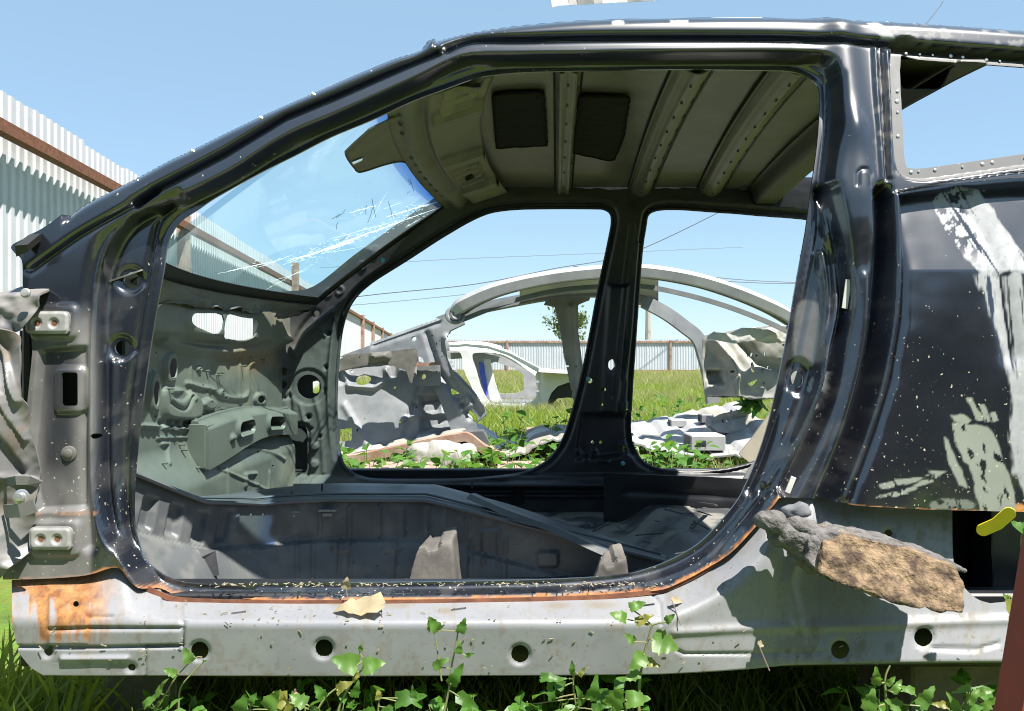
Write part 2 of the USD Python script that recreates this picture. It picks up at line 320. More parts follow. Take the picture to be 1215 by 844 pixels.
def move(m, loc=(0, 0, 0), rot=(0, 0, 0)):
    m = m.copy(); m.apply_transform(trimesh.transformations.euler_matrix(*np.radians(rot))); m.apply_translation(loc); return m
def disc(c, r, n, depth=.006, seg=14):
    """a small domed button at c facing n"""
    a = np.linspace(0, 2 * np.pi, seg, endpoint=False); rings = [(1, 0), (1, .5), (.75, .9), (0.01, 1)]
    v = np.array([(r * q * math.cos(t), r * q * math.sin(t), depth * h) for q, h in rings for t in a]); f = []
    for i in range(len(rings) - 1):
        for j in range(seg):
            x, y = i * seg + j, i * seg + (j + 1) % seg; f += [(x, y, y + seg), (x, y + seg, x + seg)]
    m = trimesh.Trimesh(v, f, process=False); m.apply_transform(trimesh.geometry.align_vectors([0, 0, 1], n)); m.apply_translation(c); return m
def fb(x, y, z=0., o=3, seed=0): return meshkit.fbm(np.stack(np.broadcast_arrays(np.asarray(x, float), y, z), -1), o, seed)
# ============================================================ the black car shell (foreground)
car = thing('car_shell', 'stripped black car body shell without doors, dusty and scratched, nearest in the yard', 'car shell')

# ---- contours of the near side, traced at the depth where each lies
DO = .05
OPEN = NX(spline([(193, 324), (196, 303), (199.5, 285), (206.6, 271), (217, 259.5), (235, 248), (250, 237.5), (276, 222.5), (314, 202), (350, 184), (393, 162), (440, 142.5), (490, 119.5), (532, 104), (560, 94), (580, 89.5), (620, 85.5),
                  (700, 83.5), (800, 82), (900, 83), (935, 84), (953, 88.4), (967.5, 98), (973, 112.4), (972, 144), (969, 180), (962, 230), (956, 275), (946, 330), (934, 400), (922, 460), (910, 510), (895, 555), (878, 590),
                  (855, 620), (830, 645), (800, 663), (770, 675), (735, 683), (650, 688), (520, 691), (400, 692), (300, 693), (250, 694), (215, 691), (190, 681), (172, 664), (162, 640), (158, 610), (160, 560), (166, 500), (174, 440), (183, 380)], 4), DO)
RIM = NX(spline([(148, 668), (126, 645), (113, 610), (108, 560), (106, 480), (107, 400), (110, 345), (117, 310), (130, 280), (152, 255), (185, 240), (215, 229), (271, 202), (340, 159), (400, 133), (490, 93), (535, 71), (565, 64),
                 (620, 63), (760, 61), (900, 60), (965, 61), (985, 66), (995, 80), (998, 110), (997, 150), (990, 215), (990, 262), (1000, 310), (1000, 360), (985, 425), (962, 500), (935, 565), (912, 605), (880, 640),
                 (845, 685), (790, 740), (650, 760), (300, 760), (200, 740)], 4), 0.)
RUSTLINE = [(12, 684), (60, 683), (110, 679), (146, 670), (165, 690), (190, 703), (215, 710), (300, 713), (400, 713), (520, 712), (650, 709), (720, 706), (770, 701), (800, 693), (850, 665), (890, 625), (920, 589)]
LOW = NX(spline(RUSTLINE, 4, False), .022)
ROOFEDGE = NX(spline([(1700, 84), (1450, 55), (1330, 45), (1215, 38), (1120, 31), (1030, 26), (900, 22), (720, 24), (620, 31), (555, 41), (514, 52), (507, 57)], 5, False), .05)
PILEDGE = NX(spline([(500, 60), (490, 64.5), (470, 70), (440, 82), (400, 99), (350, 121), (310, 139), (270, 158), (230, 178), (200, 192), (165, 211), (130, 229), (100, 245), (70, 268), (45, 283), (25, 294), (29, 303), (37, 312), (38, 340)], 5, False), .03)
TOPL = np.vstack([ROOFEDGE, PILEDGE])
SIL = np.vstack([TOPL, NX([(36, 365), (38, 420), (30, 500), (10, 580), (6, 640)]), LOW, NX([(960, 591), (1000, 597), (1100, 602), (1215, 604), (1700, 606)])])
QUART = NX(np.vstack([spline([(1700, 152), (1450, 176), (1330, 186), (1215, 196), (1130, 207), (1062, 219), (1057, 224), (1061, 255), (1065, 320), (1063, 380), (1052, 450), (1034, 510), (1012, 570), (1004, 598)], 4, False),
                      [(1040, 600), (1100, 603), (1215, 606), (1700, 608)]]))
WIN = NX(spline([(1069, 68), (1090, 71), (1215, 80), (1330, 90), (1330, 168), (1215, 183), (1110, 198), (1082, 200), (1074, 193), (1071, 150)], 4), .02)

def side_map(x, z, h): return np.stack([x, base_y(z) + h, z], 1)
S = Panel(-.98, 1.66, .365, 1.62, .0035)
S.keep(SIL)
so = S.hole(OPEN); sr = S.sdf(RIM, .3)
low_ = sm(S.v, .52, .46)
rec = sm(-sr, -.003, .012)                                             # the door rebate lies deep
S.h += .044 * rec + .008 * sm(-so, -.019, -.013) * rec                  # weld flange
S.h -= .030 * sm(so, .014, .034) * low_ * rec
S.groove(NX([(165, 243), (185, 229), (235, 203), (271, 184), (340, 142), (400, 117), (480, 82), (520, 66)], .02), .026, .0075)
S.groove(NX(spline([(40, 320), (75, 295), (100, 278), (140, 255), (185, 229)], 4, False), .01), .014, .006)
S.groove(NX(spline([(121, 640), (116, 560), (117, 450), (120, 360), (132, 300), (152, 272), (185, 252), (220, 236)], 4, False), .05), .012, .010)   # dark channel
S.groove(NX(spline([(208, 246), (191, 262), (184, 285), (177, 325), (168, 380), (159, 440), (152, 500), (149, 580), (155, 640), (178, 680), (215, 698), (300, 703)], 4, False), DO), .010, .005)
S.groove(NX(spline([(134, 430), (133, 500), (135, 580), (146, 640), (172, 684), (210, 701), (300, 706), (520, 705), (700, 699), (790, 683), (850, 648), (900, 588)], 4, False), .035), -.010, .005)   # bead
roofd = S.dist(TOPL, .2); S.h += np.where(S.u > -.16, .05, .03) * np.clip(1 - roofd / np.where(S.u > -.16, .038, .026), 0, 1) ** 2 * (S.v > 1.08) * (S.u > -.86)
S.groove(NX(spline([(530, 60), (560, 49), (620, 48), (720, 46), (900, 46), (1000, 50), (1215, 66), (1330, 76), (1700, 112)], 4, False), .01), .026, .0078)
# hinge pillar, embossed
S.bump(NX([(47, 416), (98, 412), (98, 604), (46, 606), (34, 560)]), .012, .008)
S.bump(NX(rrect(62, 436, 99, 490, 8)), -.007, .006)
S.bump(NX(rrect(36, 362, 92, 402, 8)), -.006, .008); S.bump(NX(rrect(38, 618, 96, 660, 8)), -.006, .008)
S.hole(NX(rrect(71, 442, 90, 482, 3)))
for hx, hy, r in ((159, 333, 9.5), (148, 413, 9)):
    S.bump(NX(ell(hx, hy, r * 1.7), .06), .006, .006); S.hole(NX(ell(hx, hy, r), .06))
S.hole(NX(ell(127, 515, 3.2), .06))
# rear pillar: folds that sweep down with the opening
for line, d, w in (([(990, 95), (991, 150), (984, 215), (979, 265), (968, 330), (952, 410), (936, 480), (912, 548), (895, 585)], .012, .0085),
                   ([(983, 225), (992, 275), (999, 320), (1001, 365), (990, 420), (978, 470), (955, 530), (930, 580)], .045, .012),
                   ([(978, 300), (984, 345), (980, 400), (968, 460), (945, 520), (915, 575)], -.016, .007),
                   ([(1042, 232), (1044, 275), (1042, 330), (1036, 400), (1022, 465), (1003, 525), (975, 590)], .050, .0135),
                   ([(1055, 235), (1058, 300), (1056, 370), (1042, 450), (1022, 515), (995, 585)], -.012, .007),
                   ([(1032, 62), (1034, 110), (1038, 170), (1041, 222)], -.008, .0045), ([(1046, 66), (1049, 120), (1051, 212)], -.006, .004), ([(1040, 62), (1043, 120), (1047, 215)], .010, .004),
                   ([(1020, 330), (1018, 400), (1004, 470), (985, 530), (960, 590)], -.006, .010)):
    S.groove(NX(spline(line, 4, False), .02), d, w)
facex = (S.u - NX([(1014, 150)])[0, 0]) / .03
S.h += -.010 * np.exp(-facex ** 2) * sm(S.v, 1.02, 1.12)                # the pillar face bulges
gc = NX([(1010, 150), (976, 152)]); S.h += -.013 * np.exp(-((S.u - gc[0, 0]) / .026) ** 2 - ((S.v - gc[0, 1]) / .038) ** 2)
S.bump(NX(ell(947, 448, 15, 22), .05), .008, .010); S.hole(NX(ell(947, 450, 6.5, 10), .05))
S.groove(NX([(1016, 220), (1016, 206), (1020, 202), (1028, 202), (1031, 207), (1031, 222)]), .004, .003)
S.groove(NX([(985, 360), (1000, 345)]), .0, .004)
sw = S.sdf(WIN, .2); S.m = np.minimum(S.m, sw)
S.h += .020 * sm(-sw, -.030, -.024) * (S.u > .68)
S.bump(NX(rrect(1142, 67, 1176, 86, 4)), -.008, .005); S.hole(NX([(1151, 75), (1164, 76), (1164, 79), (1151, 78)], .02))
S.m = np.minimum(S.m, S.sdf(QUART, .2) + .012)                          # the quarter panel lies over this edge
S.h += .0016 * (fb(S.u * 6, S.v * 6, 0, 2, 3) - .5)
# rust along the torn lower edge, dust on the pillar, chalky old grey on the hinge side
low = S.dist(LOW, .08); nz = fb(S.u * 60, S.v * 60, 0, 3, 9)
S.c[:, 0] = sm(nz + .35 - low / .006, .2, .6) * .95
S.c[:, 0] = np.maximum(S.c[:, 0], sm(.006 - S.dist(NX([(10, 611), (60, 609), (110, 610)]), .05), 0, .004) * sm(nz, .3, .6))
px_ = S.u / (base_y(S.v)) * FP + CX; py_ = CY - (S.v - ZC) / base_y(S.v) * FP
hp = sm(px_, 112, 104) * sm(py_, 352, 400)
core = np.exp(-((px_ - 66) / 20) ** 4) * sm(py_, 405, 420) * sm(py_, 600, 540)
S.c[:, 2] = hp * (.62 + .5 * (fb(px_ / 14, py_ / 30, 0, 3, 2) - .5)) * (1 - .8 * core)
S.c[:, 2] = np.maximum(S.c[:, 2], .35 * sm(py_, 655, 690) * sm(px_, 150, 90) * fb(px_ / 9, py_ / 9))
wf = (sw < .030) & (S.u > .66); S.c[:, 2] = np.where(wf, np.maximum(S.c[:, 2], .50 + .35 * (nz - .5)), S.c[:, 2])
S.c[:, 2] = np.maximum(S.c[:, 2], .45 * sm(nz, .52, .75) * sm(px_, 1032, 1042) * sm(py_, 220, 200))
sc_ = sm(fb(px_ / 26 + py_ / 60, py_ / 30, 0, 4, 19), .50, .70) * sm(S.v, 1.30, .8)
S.c[:, 2] = np.maximum(S.c[:, 2], .13 * sc_ * (px_ > 108))
for q in ([(947, 362), (970, 362), (972, 395), (968, 428), (944, 428)],):
    d = S.sdf(NX(spline(q, 4), .05), .05); S.c[:, 1] = np.maximum(S.c[:, 1], .28 * sm(-d, -.004, .004))
d = S.sdf(NX([(1003, 52), (1018, 50), (1024, 58), (1010, 60)]), .05)
q = S.sdf(NX([(1028, 25), (1044, 25), (1064, 46), (1048, 46)]), .05); S.c[:, 1] = np.maximum(S.c[:, 1], sm(-q + .003 * (nz - .5), -.001, .002))
for a, b in ((728, 742), (796, 818)):
    q = S.sdf(NX(rrect(a, 22, b, 29, 2)), .05); S.c[:, 1] = np.maximum(S.c[:, 1], .9 * sm(-q + .010 * (nz - .5), -.001, .002))
q = S.dist(NX([(962, 500), (985, 445)], .03), .05); S.c[:, 1] = np.maximum(S.c[:, 1], .55 * sm(.008 - q, 0, .003) * sm(fb(px_ / 3, py_ / 12, 0, 3, 4), .45, .6))
S.build(car, 'body_side', BLACK, side_map, .005, rim=(0, 1, 0))

# ---- quarter panel with its long scrape
Q = Panel(NX([(1000, 400)])[0, 0], 1.66, NX([(1100, 612)])[0, 1], NX([(1700, 140)], 0)[0, 1], .0024)
Q.keep(QUART)
zq = Q.v; zl = NX([(1100, 322)])[0, 1]
Q.h += np.where(zq > zl, (zq - zl) * .34, -(zl - zq) * .02 + .05 * (zl - zq) ** 2)
Q.h += .006 * np.exp(-((zq - zl) / .004) ** 2) * 0
ql = NX([(1057, 224), (1061, 255), (1065, 320), (1063, 380), (1052, 450), (1034, 510), (1012, 570), (1004, 598)])
Q.h += .022 * np.exp(-(Q.dist(ql, .1) / .008)) ; Q.h += .010 * np.exp(-(Q.dist(NX([(1057, 224), (1130, 209), (1215, 198), (1330, 188), (1700, 154)]), .1) / .006))
Q.h += .006 * (fb(Q.u * 7, Q.v * 7, 0, 3, 31) - .5) + .006 * np.exp(-(Q.dist(NX([(1155, 230), (1175, 300), (1195, 420)]), .1) / .02) ** 2) - .016
px_ = Q.u / base_y(Q.v) * FP + CX; py_ = CY - (Q.v - ZC) / base_y(Q.v) * FP
def zq_(pts, x0=900, y0=220, k=.2608): return [(x0 + k * a, y0 + k * b) for a, b in pts]
def patch(pts, seed, edge=.006, sx=10, sy=40, tilt=0., lo=-.35, gap=0.):
    d = Q.sdf(NX(pts), .06); ca, sa = math.cos(tilt), math.sin(tilt)
    a, b = px_ * ca + py_ * sa, -px_ * sa + py_ * ca
    n = fb(a / sx, b / sy, 0, 4, seed) - .5
    inside = sm(-d / edge + n * 4.5 - gap * 0, -.6, .6)
    return inside
t1 = patch(zq_([(838, 60), (865, 22), (925, 0), (985, -20), (1060, 5), (1100, 85), (1160, 220), (1200, 335), (1200, 398), (1120, 402), (1040, 420), (990, 410), (950, 365), (905, 265), (850, 170)]), 41, .004)
chip = sm(fb((px_ + .3 * py_) / 7, (py_ - .3 * px_) / 10, 0, 6, 43), .53, .57); chip2 = sm(fb((px_ - .42 * py_) / 6, (py_ + .42 * px_) / 70, 0, 3, 48), .66, .69)
w_ = sm(px_, 1180, 1150) * sm(py_, 330, 290)
t1 = t1 * (1 - chip * (.25 + .75 * w_)) * (1 - chip2)
strk = fb((px_ - .10 * py_) / 4.5, py_ / 120, 0, 4, 51)
t2 = patch(zq_([(960, 420), (1120, 400), (1208, 400), (1215, 1000), (1200, 1420), (1130, 1300), (1105, 860), (1085, 700), (1020, 540)]), 44, .006) * sm(strk, .36, .46)
t2 = np.where(px_ < 1183, t2 * sm(strk + .25 * sm(py_, 350, 440) * sm(px_, 1150, 1185), .45, .53), t2)
z2 = lambda pts: zq_(pts, 1000, 420, .2205 * 1.075)
t3 = np.maximum.reduce([patch(z2([(525, 345), (690, 355), (740, 420), (790, 560), (835, 690), (840, 790), (665, 790), (600, 560), (575, 540), (540, 430)]), 45, .003, 14, 22),
                        patch(z2([(520, 305), (570, 300), (625, 330), (600, 342), (530, 338)]), 46, .003), patch(z2([(598, 220), (620, 215), (675, 325), (640, 328)]), 47, .002),
                        patch(z2([(660, 255), (680, 250), (712, 330), (690, 335)]), 49, .002), patch(z2([(715, 295), (735, 290), (760, 335), (720, 335)]), 50, .002),
                        patch(z2([(482, 410), (495, 420), (560, 560), (595, 660), (560, 650), (500, 545)]), 52, .003),
                        patch(z2([(160, 650), (240, 618), (390, 610), (405, 600), (290, 645), (180, 668)]), 53, .003, 30, 4), patch(z2([(150, 712), (300, 660), (440, 612), (420, 632), (240, 715)]), 54, .003, 30, 4),
                        patch(z2([(390, 570), (500, 580), (440, 612)]), 55, .003, 30, 4), patch(z2([(400, 735), (520, 720), (650, 745), (640, 770), (420, 765)]), 56, .004, 12, 8) * .6])
crk = sm(fb((px_ - .3 * py_) / 6, (py_ + .3 * px_) / 16, 0, 4, 57), .66, .70)
t3 = t3 * (1 - crk)
Q.c[:, 1] = np.clip(np.maximum(t1, t2), 0, 1)
Q.c[:, 2] = np.where(t3 > Q.c[:, 1], t3, 0); Q.c[:, 2] = np.maximum(Q.c[:, 2], 0)
lowq = Q.dist(NX([(1004, 598), (1040, 600), (1100, 603), (1215, 606), (1700, 608)]), .08); nz = fb(Q.u * 60, Q.v * 60, 0, 3, 9)
Q.c[:, 0] = sm(nz + .1 - lowq / .004, .2, .5)
q = Q.dist(NX([(1192, 604), (1205, 603)]), .05); Q.c[:, 0] = np.maximum(Q.c[:, 0], sm(.012 - q + .006 * (nz - .5), 0, .004))
QMAT = paint_mat('quarter_panel_paint', (.005, .006, .011), (.008, .009, .015), rough=.26, coat=1., spec=.5, speck=.95, speck_scale=135., film=.010, dust=(.185, .205, .175), scrape=(.31, .32, .34), speck_col=(.46, .42, .30))
Q.build(car, 'quarter_panel', QMAT, side_map, .004, rim=(0, 1, 0), label='black rear quarter panel with a long grey scrape')

# ---- hinge plates
for x0, y0, x1, y1, rot in ((34, 369, 87, 397, 0), (39, 623, 90, 651, 0)):
    p = Panel(*NX([(x0, y1)])[0][[0]], NX([(x1, y0)])[0, 0], NX([(x0, y1)])[0, 1], NX([(x1, y0)])[0, 1], .0015)
    p.keep(NX(rrect(x0 + .5, y0 + .5, x1 - .5, y1 - .5, 6))); yc = (y0 + y1) / 2
    for fx in (.28, .66): p.hole(NX(ell(x0 + fx * (x1 - x0), yc + 1, 3.6)))
    d = -p.m; p.h += -.016 + .003 * sm(p.m, .006, .001)
    p.build(car, 'hinge_plate', PLATE, side_map, .006)
    for fx in (.28, .66):
        c = NX([(x0 + fx * (x1 - x0), yc + 1)])[0]; putm(car, 'threaded_hole', tube([(c[0], base_y(c[1]) - .012, c[1]), (c[0], base_y(c[1]) + .03, c[1])], .0066, 12), RUST)
c = NX([(78, 539)])[0]; putm(car, 'round_plug', cat_([disc((c[0], base_y(c[1]) + .012, c[1]), .0145, (0, -1, 0), .005, 20), disc((c[0], base_y(c[1]) + .008, c[1]), .009, (0, -1, 0), .004, 18)]), paint_mat('grey_plug', (.09, .085, .08), rough=.5))

# ---- bright spot welds along the flanges, and rivet heads on the roof pillar
wl = []
def weld_line(pts, dy, step, r=.0026, jit=.3):
    l = LineString(NX(pts, dy)); n = int(l.length / step)
    for i in range(n):
        if rng.random() < .25: continue
        q = l.interpolate((i + rng.uniform(-jit, jit)) * step); wl.append(disc((q.x + rng.normal(0, .0012), base_y(q.y) + dy - .001, q.y), r * rng.uniform(.7, 1.3), (0, -1, .1), .0014, 8))
weld_line([(975, 100), (974, 150), (968, 205), (957, 270)], .072, .022); weld_line([(970, 190), (958, 260), (944, 340), (916, 470)], .072, .035)
weld_line([(600, 82), (760, 78), (920, 79), (962, 85)], .072, .03, .0018)
weld_line([(1064, 80), (1065, 140), (1068, 200)], .02, .025, .0034); weld_line([(1078, 205), (1130, 200), (1215, 188), (1300, 178)], .02, .028, .0034); weld_line([(1075, 64), (1130, 67), (1215, 76), (1300, 84)], .02, .024, .003)
putm(car, 'spot_welds', cat_(wl), STEEL, kind='stuff')  # raised weld dots, their sun glints put into bright steel
for x, y in ((166, 216), (229, 180), (310, 141), (442, 87), (372, 113)):
    c = P(x, y, near_y(y) + .012); b = box(-.005, -.005, -.004, .005, .005, .004, .0015); putm(car, 'clip', move(b, c, (20, 25, 15)), STEEL)
for x, y, w, h, rot in ((1003, 350, 7, 36, -8),):
    c = NX([(x, y)], .04)[0]; putm(car, 'tape_strip', move(box(-w * .0008, -.001, -h * .00078, w * .0008, .001, h * .00078, .0004), (c[0] - .006, base_y(c[1]) + .020, c[1]), (0, -rot, 0)), TAPE)
c = NX([(937, 575)])[0]; putm(car, 'tape_strip', move(box(-.005, -.002, -.016, .005, .002, .016, .0006), (c[0], base_y(c[1]) - .004, c[1]), (0, 22, 0)), TAPE)
c = NX([(1037, 347)])[0]

# ---- silver sill below the rust line
def KX(pts, y=1.43):
    a = np.asarray(pts, float); return np.stack([(a[:, 0] - CX) / FP * y, ZC - (a[:, 1] - CY) / FP * y], 1)
def curve3(pts, q):
    a = np.array(pts, float); c = spline(a, 8, False); y = np.interp(q, c[:, 0], c[:, 1]); d = np.interp(q, a[:, 0], a[:, 2]); return P(q, y, d).T
L = Panel(-30, 1700, 0, 2, 2.1, .0165)
q, t = L.u, L.v
cB = curve3([(-40, 808, 1.435), (60, 808, 1.432), (600, 808, 1.43), (1000, 803, 1.43), (1710, 795, 1.43)], q)
cF = curve3([(-40, 733, 1.43), (100, 737, 1.425), (215, 738, 1.425), (650, 738, 1.425), (770, 737, 1.425), (805, 729, 1.428), (850, 708, 1.438), (885, 682, 1.45), (910, 656, 1.46), (935, 632, 1.495), (970, 622, 1.525), (1050, 618, 1.54), (1710, 618, 1.54)], q)
cT = curve3([(-40, 690, 1.50), (14, 687, 1.50), (60, 684, 1.50), (110, 678, 1.51), (146, 666, 1.52), (165, 684, 1.525), (190, 697, 1.525), (215, 705, 1.525), (400, 708, 1.525), (650, 704, 1.525), (770, 696, 1.525), (800, 688, 1.525), (850, 661, 1.525), (890, 621, 1.525), (920, 585, 1.535), (960, 586, 1.555), (1100, 590, 1.56), (1710, 594, 1.56)], q)
pos = 0; way = 0
for o in np.linspace(-.12, .12, 9):
    k = np.clip(t + o, 0, 2)[:, None]; pos = pos + np.where(k < 1, cB + (cF - cB) * k, cF + (cT - cF) * (k - 1)) / 9; way = way + np.where(k < 1, [[0, 1., 0]], [[0, .45, -.9]]) / 9
L.lay(pos, way, 1.43)
L.keep(KX(np.vstack([[(14, 600), (14, 740), (22, 775), (36, 792), (60, 807), (1710, 812), (1710, 706), (1215, 712)], spline([(1175, 716), (1158, 710), (1140, 692), (1132, 672), (1130, 640)], 4, False), [(1130, 560), (900, 540)]])))
L.h += .03 * sm(t, .08, 0.0) + .02 * sm(L.u, -.82, -.90) * 0
for line, dd, w in (([(172, 768), (215, 768), (218, 738)], .004, .003), ([(60, 747), (100, 746), (212, 746)], .006, .004), ([(215, 716), (216, 766)], .003, .0022), ([(172, 768), (172, 806)], .003, .002),
                    ([(14, 768), (120, 769), (215, 767)], .006, .003), ([(772, 702), (783, 716), (785, 742)], .004, .0024), ([(803, 772), (812, 776), (900, 776), (975, 775)], .004, .0026), ([(1105, 770), (1160, 771), (1185, 764)], .005, .003),
                    ([(800, 750), (900, 745), (1000, 742), (1215, 735)], -.005, .008), ([(75, 781), (150, 781)], -.006, .005), ([(103, 731), (132, 731)], .004, .003), ([(950, 640), (935, 690), (945, 735)], -.008, .012)):
    L.groove(KX(line), dd, w)
L.bump(KX([(58, 697), (103, 697), (103, 764), (58, 764)]), -.003, .004)
hs = []
for x, y, r in ((236, 773, 10.5), (384, 770, 10.5), (617, 777, 10.5), (998, 772, 11), (1097, 757, 11), (155, 793, 4.5), (56, 774, 5.5), (90, 716, 3.5), (1055, 633, 5)):
    L.hole(KX(ell(x, y, r)), .004, .004); hs.append((x, y, r))
for x, y in ((283, 726), (544, 722), (768, 717)): L.hole(KX([(x - 9, y + 1), (x + 9, y - 1.5), (x + 9, y + .8), (x - 9, y + 3.2)]))
px_ = L.u / 1.43 * FP + CX; py_ = CY - (L.v - ZC) / 1.43 * FP
st = fb(px_ / 7, py_ / 60, 0, 4, 61); bl = fb(px_ / 20, py_ / 20, 0, 4, 62)
L.h += .003 * (fb(px_ / 90, py_ / 60, 0, 3, 63) - .5)
R = sm(px_, 150, 100) * sm(py_, 770, 755)
topr = sm(py_, 712 + 70 * (st - .42), 690)
L.c[:, 0] = np.clip(np.maximum(topr * sm(px_, 140, 105), sm(st * 1.3 + .28 * sm(py_, 760, 700) * sm(bl, .35, .6) + .10 * np.exp(-((px_ - 110) / 14) ** 2) + .20 * np.exp(-((px_ - 62) / 52) ** 2) * sm(py_, 768, 700),   .50, .80) * R * 1.0), 0, 1)
L.c[:, 0] = np.maximum(L.c[:, 0], .9 * sm(.10 * np.exp(-((px_ - 40) / 4) ** 2) * sm(py_, 750, 700) + st * .1, .10, .13))
rl = L.dist(KX([(150, 672), (190, 697), (215, 704), (400, 706), (650, 702), (770, 694), (850, 656), (915, 592)]), .05)
L.c[:, 0] = np.maximum(L.c[:, 0], sm(.007 - rl + .010 * (bl - .5), 0, .004) * .8)
L.c[:, 2] = .35 * sm(bl, .5, .8) * sm(py_, 750, 795) + .22 * sm(fb(px_ / 5, py_ / 5, 0, 3, 64), .58, .66) * sm(bl, .35, .6) + .35 * sm(fb(px_ / 11, py_ / 24, 0, 4, 66), .62, .72)
for x, y, a, b in ((660, 719, 18, 5), (712, 718, 22, 5), (470, 718, 20, 5), (530, 725, 14, 4), (400, 716, 12, 4)):
    L.c[:, 2] = np.maximum(L.c[:, 2], .9 * np.exp(-(((px_ - x) / a) ** 2 + ((py_ - y) / b) ** 2) ** 2) * (.5 + bl * .6))
L.c[:, 2] = np.maximum(L.c[:, 2], .75 * sm(py_, 797, 806))
SILL = paint_mat('silver_sill_paint', (.185, .192, .212), (.215, .222, .238), rough=.38, metallic=.1, film=.06, dust=(.12, .10, .07), speck=.85, speck_scale=140., speck_col=(.13, .11, .075), rust=(.13, .040, .012), rust2=(.33, .165, .05))
L.build(car, 'sill', SILL, None, .004, label='bare silver sill with rust streaks at its front end')
# rust lip between the black skin and the sill
lip = np.array([P(x, y + 1, near_y(y, .020)) for x, y in spline(RUSTLINE[3:], 4, False)])
putm(car, 'rust_lip', sweep(lip, [(-.003, -.002), (.006, -.003), (.006, .0015), (-.003, .002)], (0, -1, 0.2)), RUST)
# behind the sill: inner sill box, dark inside
putm(car, 'inner_sill', cat_([box(-.93, 1.51, .262, 1.60, 1.56, .40), box(-.80, 1.555, .26, .40, 1.60, .405)]), BLACKIN)
putm(car, 'hinge_pillar_inner', cat_([box(-.93, 1.60, .43, -.775, 1.63, .95), box(-.95, 1.55, .28, -.93, 1.64, .95)]), BLACKIN)
putm(car, 'rear_pillar_inner', cat_([trimesh.Trimesh(*(lambda a: (np.vstack([np.column_stack([a[:, 0], np.full(len(a), 1.60), a[:, 1]]), np.column_stack([a[:, 0], np.full(len(a), 1.64), a[:, 1]])]),
     [(0, 1, 2), (0, 2, 3), (4, 6, 5), (4, 7, 6), (0, 4, 5), (0, 5, 1), (1, 5, 6), (1, 6, 2), (2, 6, 7), (2, 7, 3), (3, 7, 4), (3, 4, 0)]))(PX([(958, 430), (1040, 240), (1040, 610), (905, 590)], 1.60)), process=False)]), BLACKIN)
# wheel house behind the sill's rear end: dark box wall with a blue-black inner panel
W = Panel(.70, 1.62, .30, .72, .012); W.h += .03 * (fb(W.u * 6, W.v * 6, 0, 3, 71) - .5); W.groove([(.75, .62), (1.2, .60)], .02, .02)
W.build(car, 'wheel_house', BLACKIN, lambda x, z, h: np.stack([x, 1.62 + .35 * (x - .7) + h, z], 1), .004)
c = P(1181, 619, 1.47); yp = trimesh.creation.extrude_polygon(LineString([(0, -.026), (.004, .0), (0, .028)]).buffer(.011), .005, engine='earcut'); yp.apply_transform(trimesh.transformations.rotation_matrix(math.pi / 2, [1, 0, 0])); y = move(yp, c, (12, 48, -20)); putm(car, 'yellow_tag', y, YELLOW)

# ---- crushed front apron, left edge of the picture
A = Panel(*KX([(-30, 600)], 1.5)[0][[0]], KX([(52, 340)], 1.5)[0, 0], KX([(0, 690)], 1.5)[0, 1], KX([(0, 338)], 1.5)[0, 1], .003)
A.keep(KX([(-30, 390), (0, 388), (30, 395), (36, 400), (40, 470), (44, 480), (42, 500), (50, 540), (52, 560), (48, 600), (46, 650), (16, 682), (10, 682), (4, 600), (-30, 600)], 1.5))
q = fb(A.u * 9, A.v * 7, 0, 2, 81); A.h += .07 * np.abs(q - .5) * 2 - .02 + .006 * np.abs(fb(A.u * 40, A.v * 40, 0, 2, 82) - .5)
for line, dd, w in (([(0, 395), (25, 440), (36, 475)], -.012, .004), ([(0, 445), (20, 470), (40, 520)], -.01, .004), ([(2, 478), (30, 560)], .02, .008), ([(0, 555), (48, 572)], -.012, .005)): A.groove(KX(line, 1.5), dd, w)
px_ = A.u / 1.5 * FP + CX; py_ = CY - (A.v - ZC) / 1.5 * FP
A.c[:, 2] = .5 * sm(fb(px_ / 16, py_ / 26, 0, 4, 84), .46, .60)
APRON = paint_mat('crushed_apron_metal', (.11, .11, .115), (.17, .17, .172), rough=.45, metallic=.2, film=.10, dust=(.11, .08, .05))
A.build(car, 'front_apron', APRON, lambda x, z, h: np.stack([x, 1.455 + h + .2 * (x + .95), z], 1), .004)
# strut top remains and fender bracket
cap = Panel(*KX([(-30, 400)], 1.5)[0][[0]], KX([(54, 338)], 1.5)[0, 0], KX([(0, 396)], 1.5)[0, 1], KX([(0, 334)], 1.5)[0, 1], .003)
cap.keep(KX(spline([(-30, 352), (0, 347), (14, 338), (35, 340), (50, 341), (54, 350), (50, 372), (34, 392), (10, 394), (-30, 392)], 4), 1.5)); cap.h += .05 * sm(cap.v, .96, .985) - .02 + .03 * (fb(cap.u * 20, cap.v * 25, 0, 3, 86) - .5)
cap.c[:, 2] = .2 * sm(fb(cap.u * 30, cap.v * 30, 0, 3, 87), .45, .6)
cap.build(car, 'strut_mount', paint_mat('strut_paint', (.05, .055, .07), (.12, .125, .14), rough=.4, film=.1), lambda x, z, h: np.stack([x, 1.50 + h, z], 1), .004)
c = P(31, 348, 1.46); putm(car, 'bolt_head', disc(c, .009, (0, -1, .2), .006, 12), PLATE)
c = P(25, 590, 1.425); putm(car, 'bolt_head', cat_([disc(c, .009, (0, -1, .1), .008, 12), disc(c + [0, .002, 0], .014, (0, -1, .1), .003, 14)]), STEEL)
